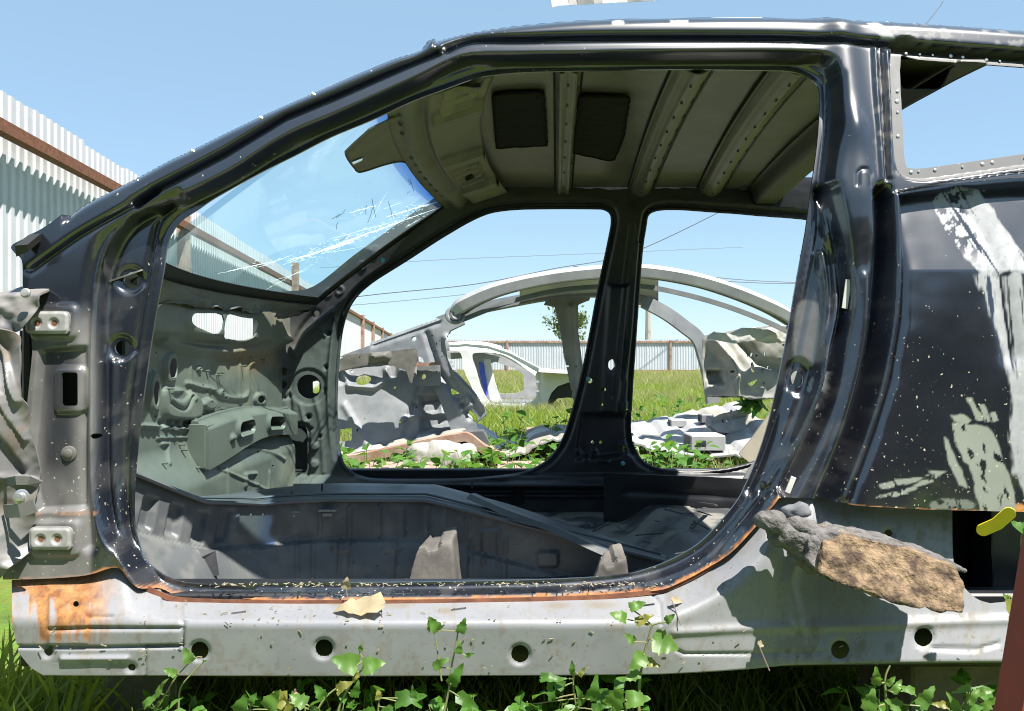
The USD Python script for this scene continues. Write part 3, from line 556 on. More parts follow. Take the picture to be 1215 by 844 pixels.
b1 = sweep([P(8, 572, 1.46), P(20, 570, 1.43), P(34, 570, 1.43), P(46, 574, 1.45)], [(-.008, -.002), (.008, -.002), (.008, .002), (-.008, .002)], (0, -1, 0)); b2 = sweep([P(6, 607, 1.46), P(24, 606, 1.42), P(42, 600, 1.42)], [(-.012, -.002), (.012, -.002), (.012, .002), (-.012, .002)], (0, -1, 0))
putm(car, 'fender_bracket', cat_([b1, b2]), APRON)
fin = [P(25, 294, 1.47), P(40, 282, 1.52), P(70, 268, 1.62), P(110, 252, 1.75)]
putm(car, 'cowl_end', sweep(np.array(fin), [(-.012, -.018), (.010, -.008), (.012, .006), (-.010, .004)], (0, 0, 1)), RUBBER)
# ============================================================ inside of the black shell
YF = 2.98                                                             # plane of the far side
def far_map(x, z, h): return np.stack([x, YF - .03 * sm(z, 1.1, 1.5) * 2 - h, z], 1)      # h > 0 stands towards the camera
F1 = PX(spline([(598, 252), (640, 250), (700, 250), (718, 252), (724, 262), (720, 290), (708, 350), (695, 420), (682, 475), (670, 515), (657, 538), (640, 552), (615, 561), (560, 566), (500, 567), (440, 566), (417, 559), (405, 543),
                 (400, 515), (399, 470), (402, 420), (407, 385), (418, 358), (440, 336), (480, 311), (530, 280), (570, 259)], 5), YF)
F2 = PX(spline([(778, 252), (850, 254), (900, 258), (960, 263), (1000, 275), (1010, 330), (990, 420), (960, 490), (930, 530), (895, 548), (850, 557), (800, 558), (770, 551), (756, 535), (751, 510), (752, 470), (756, 410), (761, 340), (766, 275)], 5), YF)
F3 = PX([(1050, 172), (1075, 157), (1120, 130), (1170, 106), (1185, 103), (1420, 103), (1420, 236), (1180, 236), (1050, 236)], YF)
B = Panel(-.98, 2.2, .24, 1.50, .0048)
B.keep(PX(spline([(300, 350), (338, 346), (372, 340), (420, 304), (470, 270), (515, 240), (538, 222), (570, 214), (700, 208), (860, 206), (1000, 210), (1300, 225)], 4, False).tolist() + [(1300, 640), (300, 640)], YF))
f1, f2 = B.hole(F1), B.hole(F2); pass
fm = np.minimum(f1, f2)
B.h += -.030 * sm(fm, .030, .012) * sm(B.v, .38, .5) + .012 * np.exp(-((fm - .006) / .005) ** 2)
# B pillar relief
B.bump(PX([(722, 340), (745, 340), (738, 430), (732, 490), (712, 490), (716, 420)], YF), .022, .02)
B.bump(PX([(690, 492), (752, 490), (756, 540), (684, 545)], YF), -.022, .02)
B.groove(PX([(748, 270), (742, 330), (735, 400), (728, 470)], YF), -.010, .008); B.groove(PX(spline([(757, 290), (752, 370), (747, 410), (741, 450)], 4, False), YF), .012, .007)
B.hole(PX(ell(726, 433, 5.2, 6.5), YF), -.006, .01)
for x, y, r in ((704, 526, 2), (714, 526, 2), (700, 452, 3), (716, 462, 2.5), (713, 480, 2), (745, 488, 3), (742, 533, 3.5)): B.hole(PX(ell(x, y, r), YF))
B.bump(PX(rrect(735, 476, 747, 494, 2), YF), .012, .005); B.bump(PX(rrect(735, 526, 747, 542, 2), YF), .012, .005)
B.bump(PX(spline([(690, 500), (700, 496), (742, 496), (750, 504), (744, 538), (690, 540)], 4), YF), -.010, .01); B.groove(PX(spline([(686, 535), (696, 545), (706, 535), (712, 545), (722, 548)], 4, False), YF), .012, .005)
# far hinge pillar (kick panel): pressed ribs and holes
for line, dd, w in (([(350, 420), (360, 400), (375, 385), (395, 370)], .012, .010), ([(342, 470), (345, 440), (352, 400), (372, 372)], -.012, .010), ([(343, 560), (345, 500), (343, 470)], -.010, .008), ([(398, 380), (392, 430), (391, 480), (396, 530), (410, 556)], .014, .009),
                    ([(366, 395), (378, 388), (386, 398)], .008, .005), ([(356, 480), (366, 520)], .006, .006), ([(372, 470), (380, 500), (384, 560)], .006, .008), ([(340, 596), (400, 588), (640, 588), (900, 588)], .018, .008), ([(340, 572), (420, 572), (640, 574), (900, 572)], .03, .012)):
    B.groove(PX(spline(line, 4, False) if len(line) > 2 else line, YF), dd, w)
for x, y, r in ((366, 459, 14.5), (336.5, 441, 4.8), (336.5, 457, 4.8), (366, 495, 2.6), (390, 395, 3), (387, 436, 2.2), (386, 462, 1.6), (338, 472, 1.6), (375, 372, 3.6), (380, 518, 1.6), (369, 509, 1.6)):
    B.bump(PX(ell(x, y, r * 1.5), YF), -.006, .006); B.hole(PX(ell(x, y, r), YF))
B.bump(PX(rrect(334, 502, 368, 568, 8), YF), -.012, .008); B.hole(PX(rrect(338, 506, 364, 562, 6), YF))
for x, y in ((389, 348), (403, 345), (430, 316), (446, 298), (500, 262)): B.groove(PX(ell(x, y, 4.5), YF), .006, .004)
for x, y in ((373, 530), (373, 551)): B.bump(PX(ell(x, y, 5), YF), .010, .006)
B.h += .006 * (fb(B.u * 14, B.v * 14, 0, 3, 101) - .5)
# sill inside
B.bump(PX([(340, 566), (950, 562), (950, 578), (340, 580)], YF), .02, .01)
for x0, x1, y0, y1 in ((606, 622, 583, 600), (730, 748, 579, 596)): B.hole(PX(rrect(x0, y0, x1, y1, 2), YF))
for x, y in ((719, 590), (724, 598), (470, 578), (590, 577)): B.hole(PX(ell(x, y, 2.2), YF))
px_ = B.u / YF * FP + CX; py_ = CY - (B.v - ZC) / YF * FP
g_ = sm(px_, 412, 385) * sm(py_, 372, 405)                             # lower hinge pillar is bare grey primer
B.c[:, 1] = np.clip(g_ * (1 - .0 * px_) + 0, 0, 1); B.c[:, 1] = np.maximum(B.c[:, 1], sm(px_, 450, 405) * sm(py_, 553, 562) * .9)
B.c[:, 1] *= .75 + .5 * (fb(px_ / 14, py_ / 20, 0, 3, 102) - .5)
B.c[:, 1] = np.maximum(B.c[:, 1], .35 * (fm < .004) * (px_ < 412))
SIDEIN = paint_mat('far_side_paint', (.007, .008, .012), (.013, .014, .019), rough=.42, film=.035, dust=(.25, .25, .24), scrape=(.115, .12, .102))
B.build(car, 'far_side', SIDEIN, far_map, .012, label='inner side of the far flank with two door openings')
for x, y in ((738, 258), (698, 450), (739, 550), (454, 309)): putm(car, 'plug', disc(P(x, y, YF - .035), .0085, (0, -1, 0), .004), PLUG)
# outer skin of the far side closes the pillars behind
C = Panel(-.98, -.60, .24, 1.05, .012); C.keep(PX([(300, 346), (372, 346), (408, 372), (398, 430), (395, 520), (405, 560), (420, 640), (300, 640)], 3.06)); C.hole(PX(rrect(371, 452, 379, 467, 1), 3.06)); C.c[:, 1] = .4
C.build(car, 'far_pillar_back', SIDEIN, lambda x, z, h: np.stack([x, 3.06 + 0 * x, z], 1), .004)

# ---- roof skin and inside
def roof_z(x, y): return 1.462 + .035 * (1 - ((y - 2.24) / .72) ** 2) - .24 * np.clip(-x - .0, 0, 1) ** 1.3 - .05 * np.clip(x - .55, 0, 2) ** 1.6
def roof_panel(x0, x1, y0, y1, res): return Panel(x0, x1, y0, y1, res)
def roof_map(off): return lambda x, y, h: np.stack([x, y, roof_z(x, y) + off + h], 1)
R = Panel(-.33, 1.0, 1.69, 2.90, .015); R.m = np.minimum(R.m, R.u - (-.25 - .07 * (1 - ((R.v - 2.24) / .66) ** 2)))
R.build(car, 'roof_skin', BLACK, roof_map(.012), .003)
R = Panel(-.25, 1.0, 1.675, 2.92, .012); R.h += .006 * (fb(R.u * 5, R.v * 5, 0, 3, 111) - .5)
R.build(car, 'roof_inside', ROOFIN, roof_map(.0), .002)
def bow(xc, w, y0, y1, n_slots, sag=.028, double=False, skew=.0):
    b = Panel(-w / 2, w / 2, y0, y1, .0045, .008)
    t = b.u / w
    b.h += -sag * (1 - sm(np.abs(t), .30, .46)) + .010 * np.exp(-(t / .16) ** 2)
    if double: b.h += -.010 * np.cos(t * 2 * np.pi * 1.6)
    for k in range(n_slots):
        yc = y0 + (k + .7) / n_slots * (y1 - y0)
        b.hole(rrect(-.003, yc - .008, .003, yc + .008, .002, 3))
        if double or k % 2 == 0: b.hole(rrect(w * .30, yc + .03, w * .30 + .006, yc + .05, .002, 3))
    for e in (-.5, .5):
        yy = np.linspace(y0, y1, 30); putm(car, 'gap_shade_line', tube(np.column_stack([xc + skew * (yy - 1.6) + e * w, yy, roof_z(xc, yy) - .004]), .0042, 5), FELT)  # black tubes draw the shaded gaps along both bow edges
    return b.build(car, 'roof_bow', ROOFIN, lambda u, y, h: np.stack([xc + skew * (y - 1.6) + u, y, roof_z(xc, y) - .006 + h], 1), .003)
bow(.115, .060, 1.68, 2.90, 7, skew=.055); bow(.385, .092, 1.68, 2.92, 9, double=True, skew=.065); bow(.595, .10, 1.68, 2.92, 10, double=True, skew=.10)
# rear header and the black seam around it
b = Panel(-.07, .07, 1.69, 2.92, .006); b.h += -.05 * (1 - sm(np.abs(b.u / .14), .25, .48)); b.build(car, 'rear_header', BLACKIN, lambda u, y, h: np.stack([.86 + .05 * (y - 1.6) + u, y, roof_z(.86, y) - .006 + h], 1), .003)
# felt pads stuck under the roof
def roofpad(poly, seed):
    q = np.array([P(x, y, 2.0) for x, y in poly]); pts = []
    for x, y in poly:                                                  # where the sight line through the corner meets the roof inside
        d = P(x, y, 1.0) - [0, 0, ZC]; s_ = 2.0
        for _ in range(30): s_ = (float(roof_z(d[0] * s_, d[1] * s_)) - .008 - ZC) / d[2]
        pts.append((d[0] * s_, d[1] * s_))
    p = np.array(pts); pan = Panel(p[:, 0].min() - .01, p[:, 0].max() + .01, p[:, 1].min() - .01, p[:, 1].max() + .01, .006)
    e = pan.keep(np.array(Polygon(p).buffer(-.018).buffer(.018).exterior.coords)[:-1]); pan.h += .005 * sm(-e, .010, 0) + .004 * (fb(pan.u * 30, pan.v * 30, 0, 2, seed) - .5)
    pan.build(car, 'felt_pad', FELT, roof_map(-.012), .006)
roofpad([(583, 112), (646, 108), (650, 172), (588, 176)], 1); roofpad([(688, 112), (748, 114), (741, 160), (729, 191), (676, 180), (680, 150)], 2)
roofpad([(533, 108), (556, 103), (560, 140), (530, 148)], 3)
# brown stained patch with its bracket, between header and first pad
def on_roof(x, y, off=-.012):
    d = P(x, y, 1.0) - [0, 0, ZC]; s_ = 2.0
    for _ in range(30): s_ = (float(roof_z(d[0] * s_, d[1] * s_)) + off - ZC) / d[2]
    return np.array([d[0] * s_, d[1] * s_, ZC + d[2] * s_])
pp = np.array([on_roof(*q) for q in ((505, 147), (556, 137), (565, 174), (530, 186), (512, 176))]); pan = Panel(pp[:, 0].min(), pp[:, 0].max(), pp[:, 1].min(), pp[:, 1].max(), .005); pan.keep(pp[:, :2]); c0 = on_roof(544, 152)
pan.h += -.008 * np.exp(-((np.hypot(pan.u - c0[0], (pan.v - c0[1]) * .6) - .018) / .006) ** 2); pan.build(car, 'lamp_bracket', paint_mat('stained_bracket', (.13, .10, .075), (.2, .16, .12), rough=.6, film=.1), roof_map(-.016), .004)

# ---- windscreen
def glass_pt(s, y):
    """s 0 at the base, 1 at the header"""
    k = 1 - ((y - 2.24) / .70) ** 2
    xb, xt = -.735 - .11 * k, -.235 - .075 * k; zb, zt = 1.022 + .012 * (y - 1.6), 1.405 + .012 * k - .03 * np.clip(1.9 - y, 0, 1)
    x = xb + (xt - xb) * s; z = zb + (zt - zb) * s + .05 * s * (1 - s)
    return np.stack([x, y + 0 * x, z], -1)
G = Panel(-.03, 1.06, 1.56, 2.95, .012); g3 = glass_pt(G.u, G.v)
gx = g3[:, 0] / g3[:, 1] * FP + CX; gy = CY - (g3[:, 2] - ZC) / g3[:, 1] * FP
G.m = np.minimum(G.m, g3[:, 1] - (base_y(g3[:, 2]) + .058))
G.c[:, 0] = sm(G.u, .86, 1.0) ** 1.3 * (.7 + .3 * sm(G.v, 2.45, 2.8))                                    # blue sun band along the top
G.c[:, 1] = .0
wip = np.hypot(G.u - .15, (G.v - 2.9) * .55); G.c[:, 1] = sm(wip, .33, .34) * sm(G.u, .0, .2) * (.45 + .3 * (fb(G.u * 9, G.v * 6, 0, 4, 121) - .5))
st_ = sm(fb((G.u * .9 + G.v * .35) * 11, (G.v * .9 - G.u * .3) * 3, 0, 4, 122), .56, .68); G.c[:, 2] = st_ * sm(G.v, 2.15, 1.75) * .05
GN = {'a': ('attribute', {'attribute': 'paint'}), 's': ('separate_color', {'color_type': 'rgb'}), 'tc': ('mix_color', {'a': (.66, .84, .87), 'b': (.03, .19, .66)}), 't': ('transparent_bsdf', {}),
      'gl': ('glossy_bsdf', {'roughness': .02, 'color': (1, 1, 1)}), 'lw': ('layer_weight', {'blend': .25}), 'fr': ('math', {'math_type': 'multiply', 'value2': .16}), 'x': ('mix_closure', {}), 'd': ('translucent_bsdf', {'color': (.62, .78, .80)}), 'x2': ('mix_closure', {}), 'dm': ('math', {'math_type': 'multiply_add', 'value2': .15, 'value3': .03}),
      'ad': ('math', {'math_type': 'add', 'use_clamp': True})}
GLASS = M('windscreen_glass', GN, [('a.color', 's.color'), ('s.r', 'tc.fac'), ('tc.result', 't.color'), ('s.g', 'dm.value1'), ('dm.value', 'ad.value1'), ('s.b', 'ad.value2'), ('t.BSDF', 'x2.closure1'), ('d.BSDF', 'x2.closure2'), ('ad.value', 'x2.fac'), ('x2.closure', 'x.closure1'), ('gl.BSDF', 'x.closure2'), ('lw.facing', 'fr.value1'), ('fr.value', 'x.fac')], surface='x.closure')
G.build(car, 'windscreen', GLASS, lambda s, y, h: glass_pt(s, y), 0, label='cracked tinted windscreen with a blue band')
fr = Panel(-.04, .075, 1.63, 2.95, .012); fr.build(car, 'windscreen_base_band', RUBBER, lambda s, y, h: glass_pt(s, y) + [0.004, 0, -.006], .003)
fr = Panel(-.05, 1.06, 2.80, 2.95, .012, .01); fr.m = fr.v - (2.905 - .03 * sm(fr.u, .08, -.03)); fr.build(car, 'windscreen_side_band', RUBBER, lambda s, y, h: glass_pt(s, y) + [0.004, 0, -.005], .003)
def glass_hit(px, py, off=-.004):
    best, bp = 1e9, None
    ss, yy = np.meshgrid(np.linspace(0, 1.02, 120), np.linspace(1.56, 2.95, 200), indexing='ij'); g = glass_pt(ss.ravel(), yy.ravel())
    d = np.hypot(g[:, 0] / g[:, 1] * FP + CX - px, CY - (g[:, 2] - ZC) / g[:, 1] * FP - py); return g[np.argmin(d)] + [0, 0, off]
CRACK = M('crack_white', {'d': ('diffuse_bsdf', {'color': (.9, .9, .9)}), 't': ('translucent_bsdf', {'color': (.9, .92, .92)}), 'x': ('mix_closure', {'fac': .85})}, [('d.BSDF', 'x.closure1'), ('t.BSDF', 'x.closure2')], surface='x.closure')
def crack(a, b, w, fray, seed, n=26):
    r = np.random.default_rng(seed); A_, B_ = glass_hit(*a), glass_hit(*b); v, f = [], []
    side = np.cross(B_ - A_, [-.6, 0, .8]); side /= np.linalg.norm(side)
    ts = np.linspace(0, 1, n); off = np.cumsum(r.normal(0, .0012, n)); off -= np.linspace(0, off[-1], n); wd = w * np.sin(np.pi * np.clip(ts, .02, .98)) ** .6 * r.uniform(.35, 1.2, n)
    for i, t in enumerate(ts): c = A_ + (B_ - A_) * t + side * off[i]; v += [c - side * wd[i] / 2, c + side * wd[i] / 2]
    for i in range(n - 1): f += [(2 * i, 2 * i + 1, 2 * i + 3), (2 * i, 2 * i + 3, 2 * i + 2)]
    for _ in range(int(fray)):                                          # chips beside the crack
        t = r.beta(2, 2); c = A_ + (B_ - A_) * t + side * r.normal(0, 2.2 * w); l = r.uniform(.002, .012) ; q = (B_ - A_) / np.linalg.norm(B_ - A_) * l; e = side * r.uniform(.0006, .0022); k = len(v)
        v += [c - q, c + e, c + q * r.uniform(.4, 1), c - e]; f += [(k, k + 1, k + 2), (k, k + 2, k + 3)]
    v = np.array(v); put(car, 'crack', v, np.array(f), CRACK)
crack((336, 312), (520, 246), .012, 130, 1, 46); crack((258, 323), (330, 308), .005, 8, 2); crack((330, 308), (440, 290), .002, 0, 3); crack((340, 308), (420, 286), .014, 70, 4, 30); crack((458, 256), (528, 236), .013, 70, 5); crack((414, 251), (447, 243), .007, 4, 6)
crack((300, 318), (350, 300), .004, 8, 21); crack((380, 300), (470, 262), .006, 40, 22); crack((390, 282), (480, 258), .003, 10, 23); crack((440, 262), (460, 225), .002, 4, 24); crack((310, 345), (372, 312), .004, 3, 7); crack((455, 246), (478, 239), .003, 0, 8); crack((318, 334), (368, 318), .003, 0, 9); crack((480, 270), (500, 258), .006, 14, 10)
dk = []
for k in range(16):
    a = np.array([rng.uniform(395, 500), rng.uniform(240, 325)]); a[1] = 420 - a[0] * .38 + rng.uniform(-28, 24); b_ = a + rng.normal(0, 1, 2) * (9, 11); A_, B_ = glass_hit(*a), glass_hit(*b_)
    if np.linalg.norm(A_ - B_) > .004: dk.append(tube([A_, (A_ + B_) / 2 + rng.normal(0, .003, 3) * (1, 1, .2), B_], .0007, 4))
putm(car, 'hairline_cracks', cat_(dk), RUBBER, kind='stuff')

# ---- header panel with the mirror tab
H = Panel(.86, 1.46, 1.69, 2.93, .006)
def head_pt(s, y):
    g = glass_pt(np.minimum(s, 1.0), y); e = np.maximum(s - 1, 0)[..., None]
    return g + e * np.stack([.50 + 0 * y, 0 * y, .16 + 0 * y], -1)
edge = 1.005 - .02 * ((H.v - 2.24) / .7) ** 2
tab = 1.005 - .30 * sm(.24 - np.abs(H.v - 2.13), 0, .10) * 1.0
H.m = np.minimum(H.u - np.minimum(edge, 2), 1.45 - H.u)
H.h += -.012 - .02 * np.exp(-((H.u - 1.10) / .04) ** 2) - .02 * sm(H.u, 1.16, 1.20)
for yc in np.arange(1.66, 2.86, .085):
    if not 2.05 < yc < 2.22: H.hole(np.array([(1.055 + .012 * math.cos(a), yc + .009 * math.sin(a)) for a in np.linspace(0, 6.28, 10)[:-1]]))
for yc in (1.70, 1.76, 1.84, 2.44, 2.50, 2.56, 2.62):
    H.bump(np.array([(1.24, yc), (1.40, yc - .015), (1.40, yc + .012), (1.24, yc + .028)]), -.018, .012)
for yc in (1.72, 2.48, 2.56): H.hole(ell(1.32, yc, .03, .012))
for yc in (1.92, 2.36, 2.72): H.h += -.022 * sm(.035 - np.abs(H.v - yc), 0, .01) * sm(H.u, 1.2, 1.22)
H.c[:, 2] = .4 * sm(fb(H.u * 8, H.v * 8, 0, 3, 131), .5, .7)
HEAD = paint_mat('header_paint', (.10, .098, .086), (.14, .137, .12), rough=.5, film=.06)
H.build(car, 'header_panel', HEAD, lambda s, y, h: head_pt(s, y) + np.stack([0 * h, 0 * h, h], -1), .004)
tp = spline([(470, 150), (452, 142), (435, 158), (410, 181), (409, 187), (422, 205), (430, 206), (460, 198), (478, 195), (492, 200)], 4, False)
pt = np.array([glass_hit(x, y, -.012) for x, y in np.clip(tp, 400, 600) * [1, 1]]) if False else None
T = Panel(.62, 1.12, 1.85, 2.55, .006); g3 = glass_pt(np.minimum(T.u, 1.0), T.v) + np.maximum(T.u - 1, 0)[:, None] * [.5, 0, .16] + [0, 0, -.014]
T.lay(g3, np.tile([0, 0, 1.0], (len(g3), 1)), 2.2)
T.keep(PX(spline([(500, 120), (466, 126), (452, 141), (437, 156), (413, 178), (409, 186), (421, 204), (430, 206), (455, 198), (475, 194), (486, 199), (500, 215), (520, 205)], 4), 2.2)); T.h += .006 * sm(.012 + T.m * -1, 0, .012)
T.hole(PX([(417, 191), (430, 186), (431, 188), (418, 194)], 2.2))
T.build(car, 'mirror_tab', HEAD, None, .004)

# ---- firewall, cowl and front floor
def plan(pts, n=60):
    c = spline(pts, 10, False); d = np.r_[0, np.cumsum(np.linalg.norm(np.diff(c, axis=0), axis=1))]; q = np.linspace(0, d[-1], n); return np.stack([np.interp(q, d, c[:, 0]), np.interp(q, d, c[:, 1])], 1), d[-1]
class Wall:
    """an upright sheet that follows a plan path; h > 0 stands out to the left of the path"""
    def __init__(s, pts):
        s.c, s.l = plan(pts, 200); t = np.gradient(s.c, axis=0); t /= np.linalg.norm(t, axis=1, keepdims=True); s.n = np.stack([t[:, 1], -t[:, 0]], 1); s.q = np.linspace(0, s.l, 200)
        a = np.degrees(0)
    def at(s, u, off=0):
        g = lambda k, arr: np.interp(u, s.q, arr[:, k]); return np.stack([g(0, s.c) + g(0, s.n) * off, g(1, s.c) + g(1, s.n) * off], -1)
    def map(s, u, z, h): p = s.at(u, h) if np.ndim(h) == 0 else np.stack([np.interp(u, s.q, s.c[:, 0]) + np.interp(u, s.q, s.n[:, 0]) * h, np.interp(u, s.q, s.c[:, 1]) + np.interp(u, s.q, s.n[:, 1]) * h], -1); return np.column_stack([p, z])
fw = Wall([(-.895, 1.645), (-.885, 1.8), (-.875, 2.2), (-.865, 2.6), (-.85, 2.96)])
W = Panel(0, fw.l, .24, 1.03, .0036)
W.lay(fw.map(W.u, W.v, 0 * W.u), np.column_stack([np.interp(W.u, fw.q, fw.n[:, 0]), np.interp(W.u, fw.q, fw.n[:, 1]), 0 * W.u]), 2.2)
K = lambda pts: PX(pts, 2.2)
wx, wy = W.u / 2.2 * FP + CX, CY - (W.v - ZC) / 2.2 * FP; WY = W.base[:, 1]; WZ = W.base[:, 2]
W.h += .05 * sm(WZ, .62, .50) + .030 * sm(WZ, .88, .91) + .04 * np.exp(-((WZ - .46) / .05) ** 2) * 0
W.hole(K(spline([(213, 373), (226, 372), (247, 374), (243, 396), (224, 391), (212, 384)], 3)), .008, .02); W.hole(K(spline([(253, 374), (275, 377), (293, 380), (292, 390), (286, 402), (276, 405), (250, 399)], 3)), .008, .02)
W.groove(K([(190, 405), (230, 414), (270, 418), (320, 412), (335, 405)]), .016, .012)
W.bump(K(spline([(194, 425), (204, 418), (208, 432), (206, 448), (197, 455), (192, 440)], 4)), .012, .01); W.hole(K(ell(201, 438, 5, 13)))
W.bump(K(ell(181, 465, 7, 24)), .012, .008); W.hole(K(ell(181, 467, 3.6, 15)))
for x, y, r in ((308, 474, 4.5), (262, 465, 1.6), (236, 438, 1.6)): W.bump(K(ell(x, y, r * 1.7)), .008, .006); W.hole(K(ell(x, y, r)))
for x in (226, 246, 284): W.groove(K([(x, 432), (x, 474)]), .004, .004)
W.groove(K(spline([(222, 455), (240, 460), (252, 462), (262, 470), (292, 470), (293, 438), (300, 430)], 4, False)), .007, .006)
W.bump(K(spline([(190, 465), (200, 460), (232, 470), (236, 490), (225, 498), (200, 497), (192, 490)], 4)), .016, .012); W.bump(K(ell(246, 480, 8, 7)), .014, .008); W.bump(K(spline([(199, 468), (212, 476), (222, 464)], 4)), -.008, .006)
W.groove(K(spline([(198, 478), (206, 484), (214, 486), (220, 480), (224, 470)], 4, False)), -.008, .004)
for k, x in enumerate((188, 198, 208, 218)): W.bump(K([(x, 499), (x + 6, 499), (x + 6, 508), (x, 508)]), -.010, .005)
W.groove(K([(165, 505), (240, 510)]), .012, .004); W.groove(K([(192, 527), (200, 527), (194, 550)]), .008, .004); W.groove(K([(228, 520), (230, 545), (226, 548), (224, 528)]), .008, .004)
W.groove(K([(272, 577), (272, 563), (285, 562), (286, 580)]), .008, .004); W.groove(K(spline([(250, 550), (275, 535), (300, 534), (320, 545)], 4, False)), .006, .005)
W.h += .004 * (fb(WY * 7, WZ * 9, 0, 4, 141) - .5)
nz = fb(WY * 6, WZ * 8, 0, 4, 142)
W.c[:, 0] = .55 * np.exp(-((wy - 424) / 14) ** 2) * sm(wx, 240, 275) * sm(nz, .3, .6) + .4 * np.exp(-((wx - 296) / 14) ** 2) * sm(wy, 410, 430) * sm(wy, 455, 435)
W.c[:, 2] = .4 * sm(nz, .55, .75); W.c[:, 2] = np.maximum(W.c[:, 2], .8 * sm(wx, 308, 320) * sm(wy, 535, 550) * sm(nz, .3, .5))
gq = np.random.default_rng(143)
for k in range(26):
    x, y = gq.uniform(178, 330), gq.uniform(418, 560); W.hole(K(ell(x, y, gq.uniform(.9, 1.7), n=8)))
for line in ([(186, 520), (322, 516)], [(232, 552), (318, 590)], [(250, 600), (250, 555)], [(300, 600), (302, 560)]): W.groove(K(line), .005, .003)
W.build(car, 'firewall', GREY, None, .004)
for k in range(22):
    x, y = gq.uniform(185, 325), gq.uniform(425, 575); q = np.argmin((wx - x) ** 2 + (wy - y) ** 2); b_ = W.base[q, :3] + W.base[q, 3:] * W.h[q]; putm(car, 'weld_stud', tube([b_, b_ + W.base[q, 3:] * gq.uniform(.010, .020)], .0028, 7), GREY)
# cowl lip under the windscreen: crumpled sheet
lipc = Panel(0, 1, 0, 1, .008, .2)
yy = 1.56 + 1.38 * lipc.u; gb = glass_pt(np.full_like(yy, .03), yy)
fwx = np.interp(yy, fw.c[:, 1], fw.c[:, 0]); b0 = np.stack([fwx + .035, yy, np.full_like(yy, 1.0)], 1)
b0 = Panel(0, 1, 0, 1, .006, .1); yy = 1.56 + 1.38 * b0.u; gb = glass_pt(np.full_like(yy, .04), yy) + [0, 0, -.02]; fwx = np.interp(yy, fw.c[:, 1], fw.c[:, 0]); lo = np.stack([fwx + .05, yy, .975 + .012 * (yy - 1.6)], 1)
cr = fb(yy * 13, b0.v * 3, 0, 3, 151) - .5; pos = gb + (lo - gb) * b0.v[:, None] + np.stack([.05 * cr * b0.v, 0 * cr, .022 * cr * b0.v], 1)
b0.lay(pos, np.tile([1.0, 0, 0], (len(pos), 1)), 2.2); b0.c[:, 1] = .8 * sm(b0.base[:, 2], 1.0, .99) * 0 + .7 * sm(fb(yy * 10, b0.base[:, 2] * 60, 0, 3, 152), .35, .5)
b0.build(car, 'cowl_lip', paint_mat('cowl_paint', (.05, .05, .05), (.09, .09, .085), rough=.4, film=.1, scrape=(.20, .20, .19)), None, .003)
# cross bracket with two oval windows
bx = Panel(0, .80, -.07, .07, .005); yb = 2.16 + bx.u
zc_ = .605 - .015 * sm(bx.u, 0, .8) + .02 * np.sin(bx.u * 4); lowcut = -.055 + .035 * sm(bx.u, .05, .55) * 1.0
bx.m = np.minimum(bx.m, bx.v - lowcut + .01)
for uu, rr in ((.27, .065), (.55, .075)): bx.hole(rrect(uu - rr, -.010, uu + rr, .034, .021), .012, .008)
bx.h += -.03 * sm(bx.v, .045, .065); bx.bump(ell(.17, -.005, .018, .010), .010, .006)
bxx = np.interp(yb, fw.c[:, 1], fw.c[:, 0]) + .058
pos = np.stack([bxx, yb, zc_ + bx.v], 1); bx.lay(pos, np.tile([1.0, 0, 0], (len(pos), 1)), 2.4)
bx.build(car, 'cross_bracket', GREY, None, .02)
putm(car, 'cross_bracket_top', move(box(-.87, 2.16, .655, -.822, 2.95, .662, .002)), GREY); putm(car, 'bracket_end', box(-.88, 2.155, .545, -.826, 2.165, .665, .002), GREY)
# tunnel wall that curves round into the toe board, with pressed ribs
tw = Wall([(-.835, 1.645), (-.81, 1.72), (-.755, 1.86), (-.66, 2.03), (-.53, 2.105), (-.36, 2.12), (-.10, 2.12), (.20, 2.12), (.42, 2.12)])
W2 = Panel(0, tw.l, .20, .68, .005)
def z_top(u): return np.interp(u, [0, .05, .28, .45, .88, 1.03, tw.l], [.63, .605, .50, .470, .467, .43, .30])
W2.lay(np.column_stack([tw.at(W2.u), W2.v]), np.column_stack([np.interp(W2.u, tw.q, tw.n[:, 0]), np.interp(W2.u, tw.q, tw.n[:, 1]), 0 * W2.u]), 2.1)
U0, Z0 = np.interp(np.hypot(W2.base[:, 0], 0), [0, 1], [0, 0]), W2.base[:, 2]
K2 = lambda pts: PX(pts, 2.1); tx, ty = W2.u / 2.1 * FP + CX, CY - (W2.v - ZC) / 2.1 * FP
g0 = Panel(0, tw.l, .20, .68, .005); uu = g0.u; ztop = z_top(uu); W2.m = np.minimum(W2.m, ztop - Z0)
mid = ztop - .105 - .02 * sm(uu, .5, 0)
W2.h += .075 * sm(mid - Z0, 0, .014) * sm(uu, 1.25, 1.0) * 0 + .012 * sm(mid - Z0, -.002, .004) + .10 * np.clip((mid - Z0) / .25, 0, 1) * sm(uu, .5, .0) + .05 * np.clip((mid - Z0) / .15, 0, 1)
for k in range(5):
    uc = .03 + .075 * k; s_ = .10 * (1 - k / 10)
    d = np.maximum(np.abs(uu - uc - .25 * (Z0 - mid)) - .022, np.abs(Z0 - (mid + .052)) - .040); W2.h += -.016 * sm(-d, 0, .010)
for x in (352, 372, 406, 420, 470, 520, 560, 600): W2.groove(K2([(x, 640), (x - 2, 688)]), .007, .004)
for x in (380, 415, 450, 478, 508, 530, 556): W2.groove(K2([(x, 602), (x, 636)]), .008, .005)
W2.groove(K2([(282, 612), (279, 624)]), .008, .003)
for x in (298, 312): W2.hole(K2(ell(x, 611, 2)))
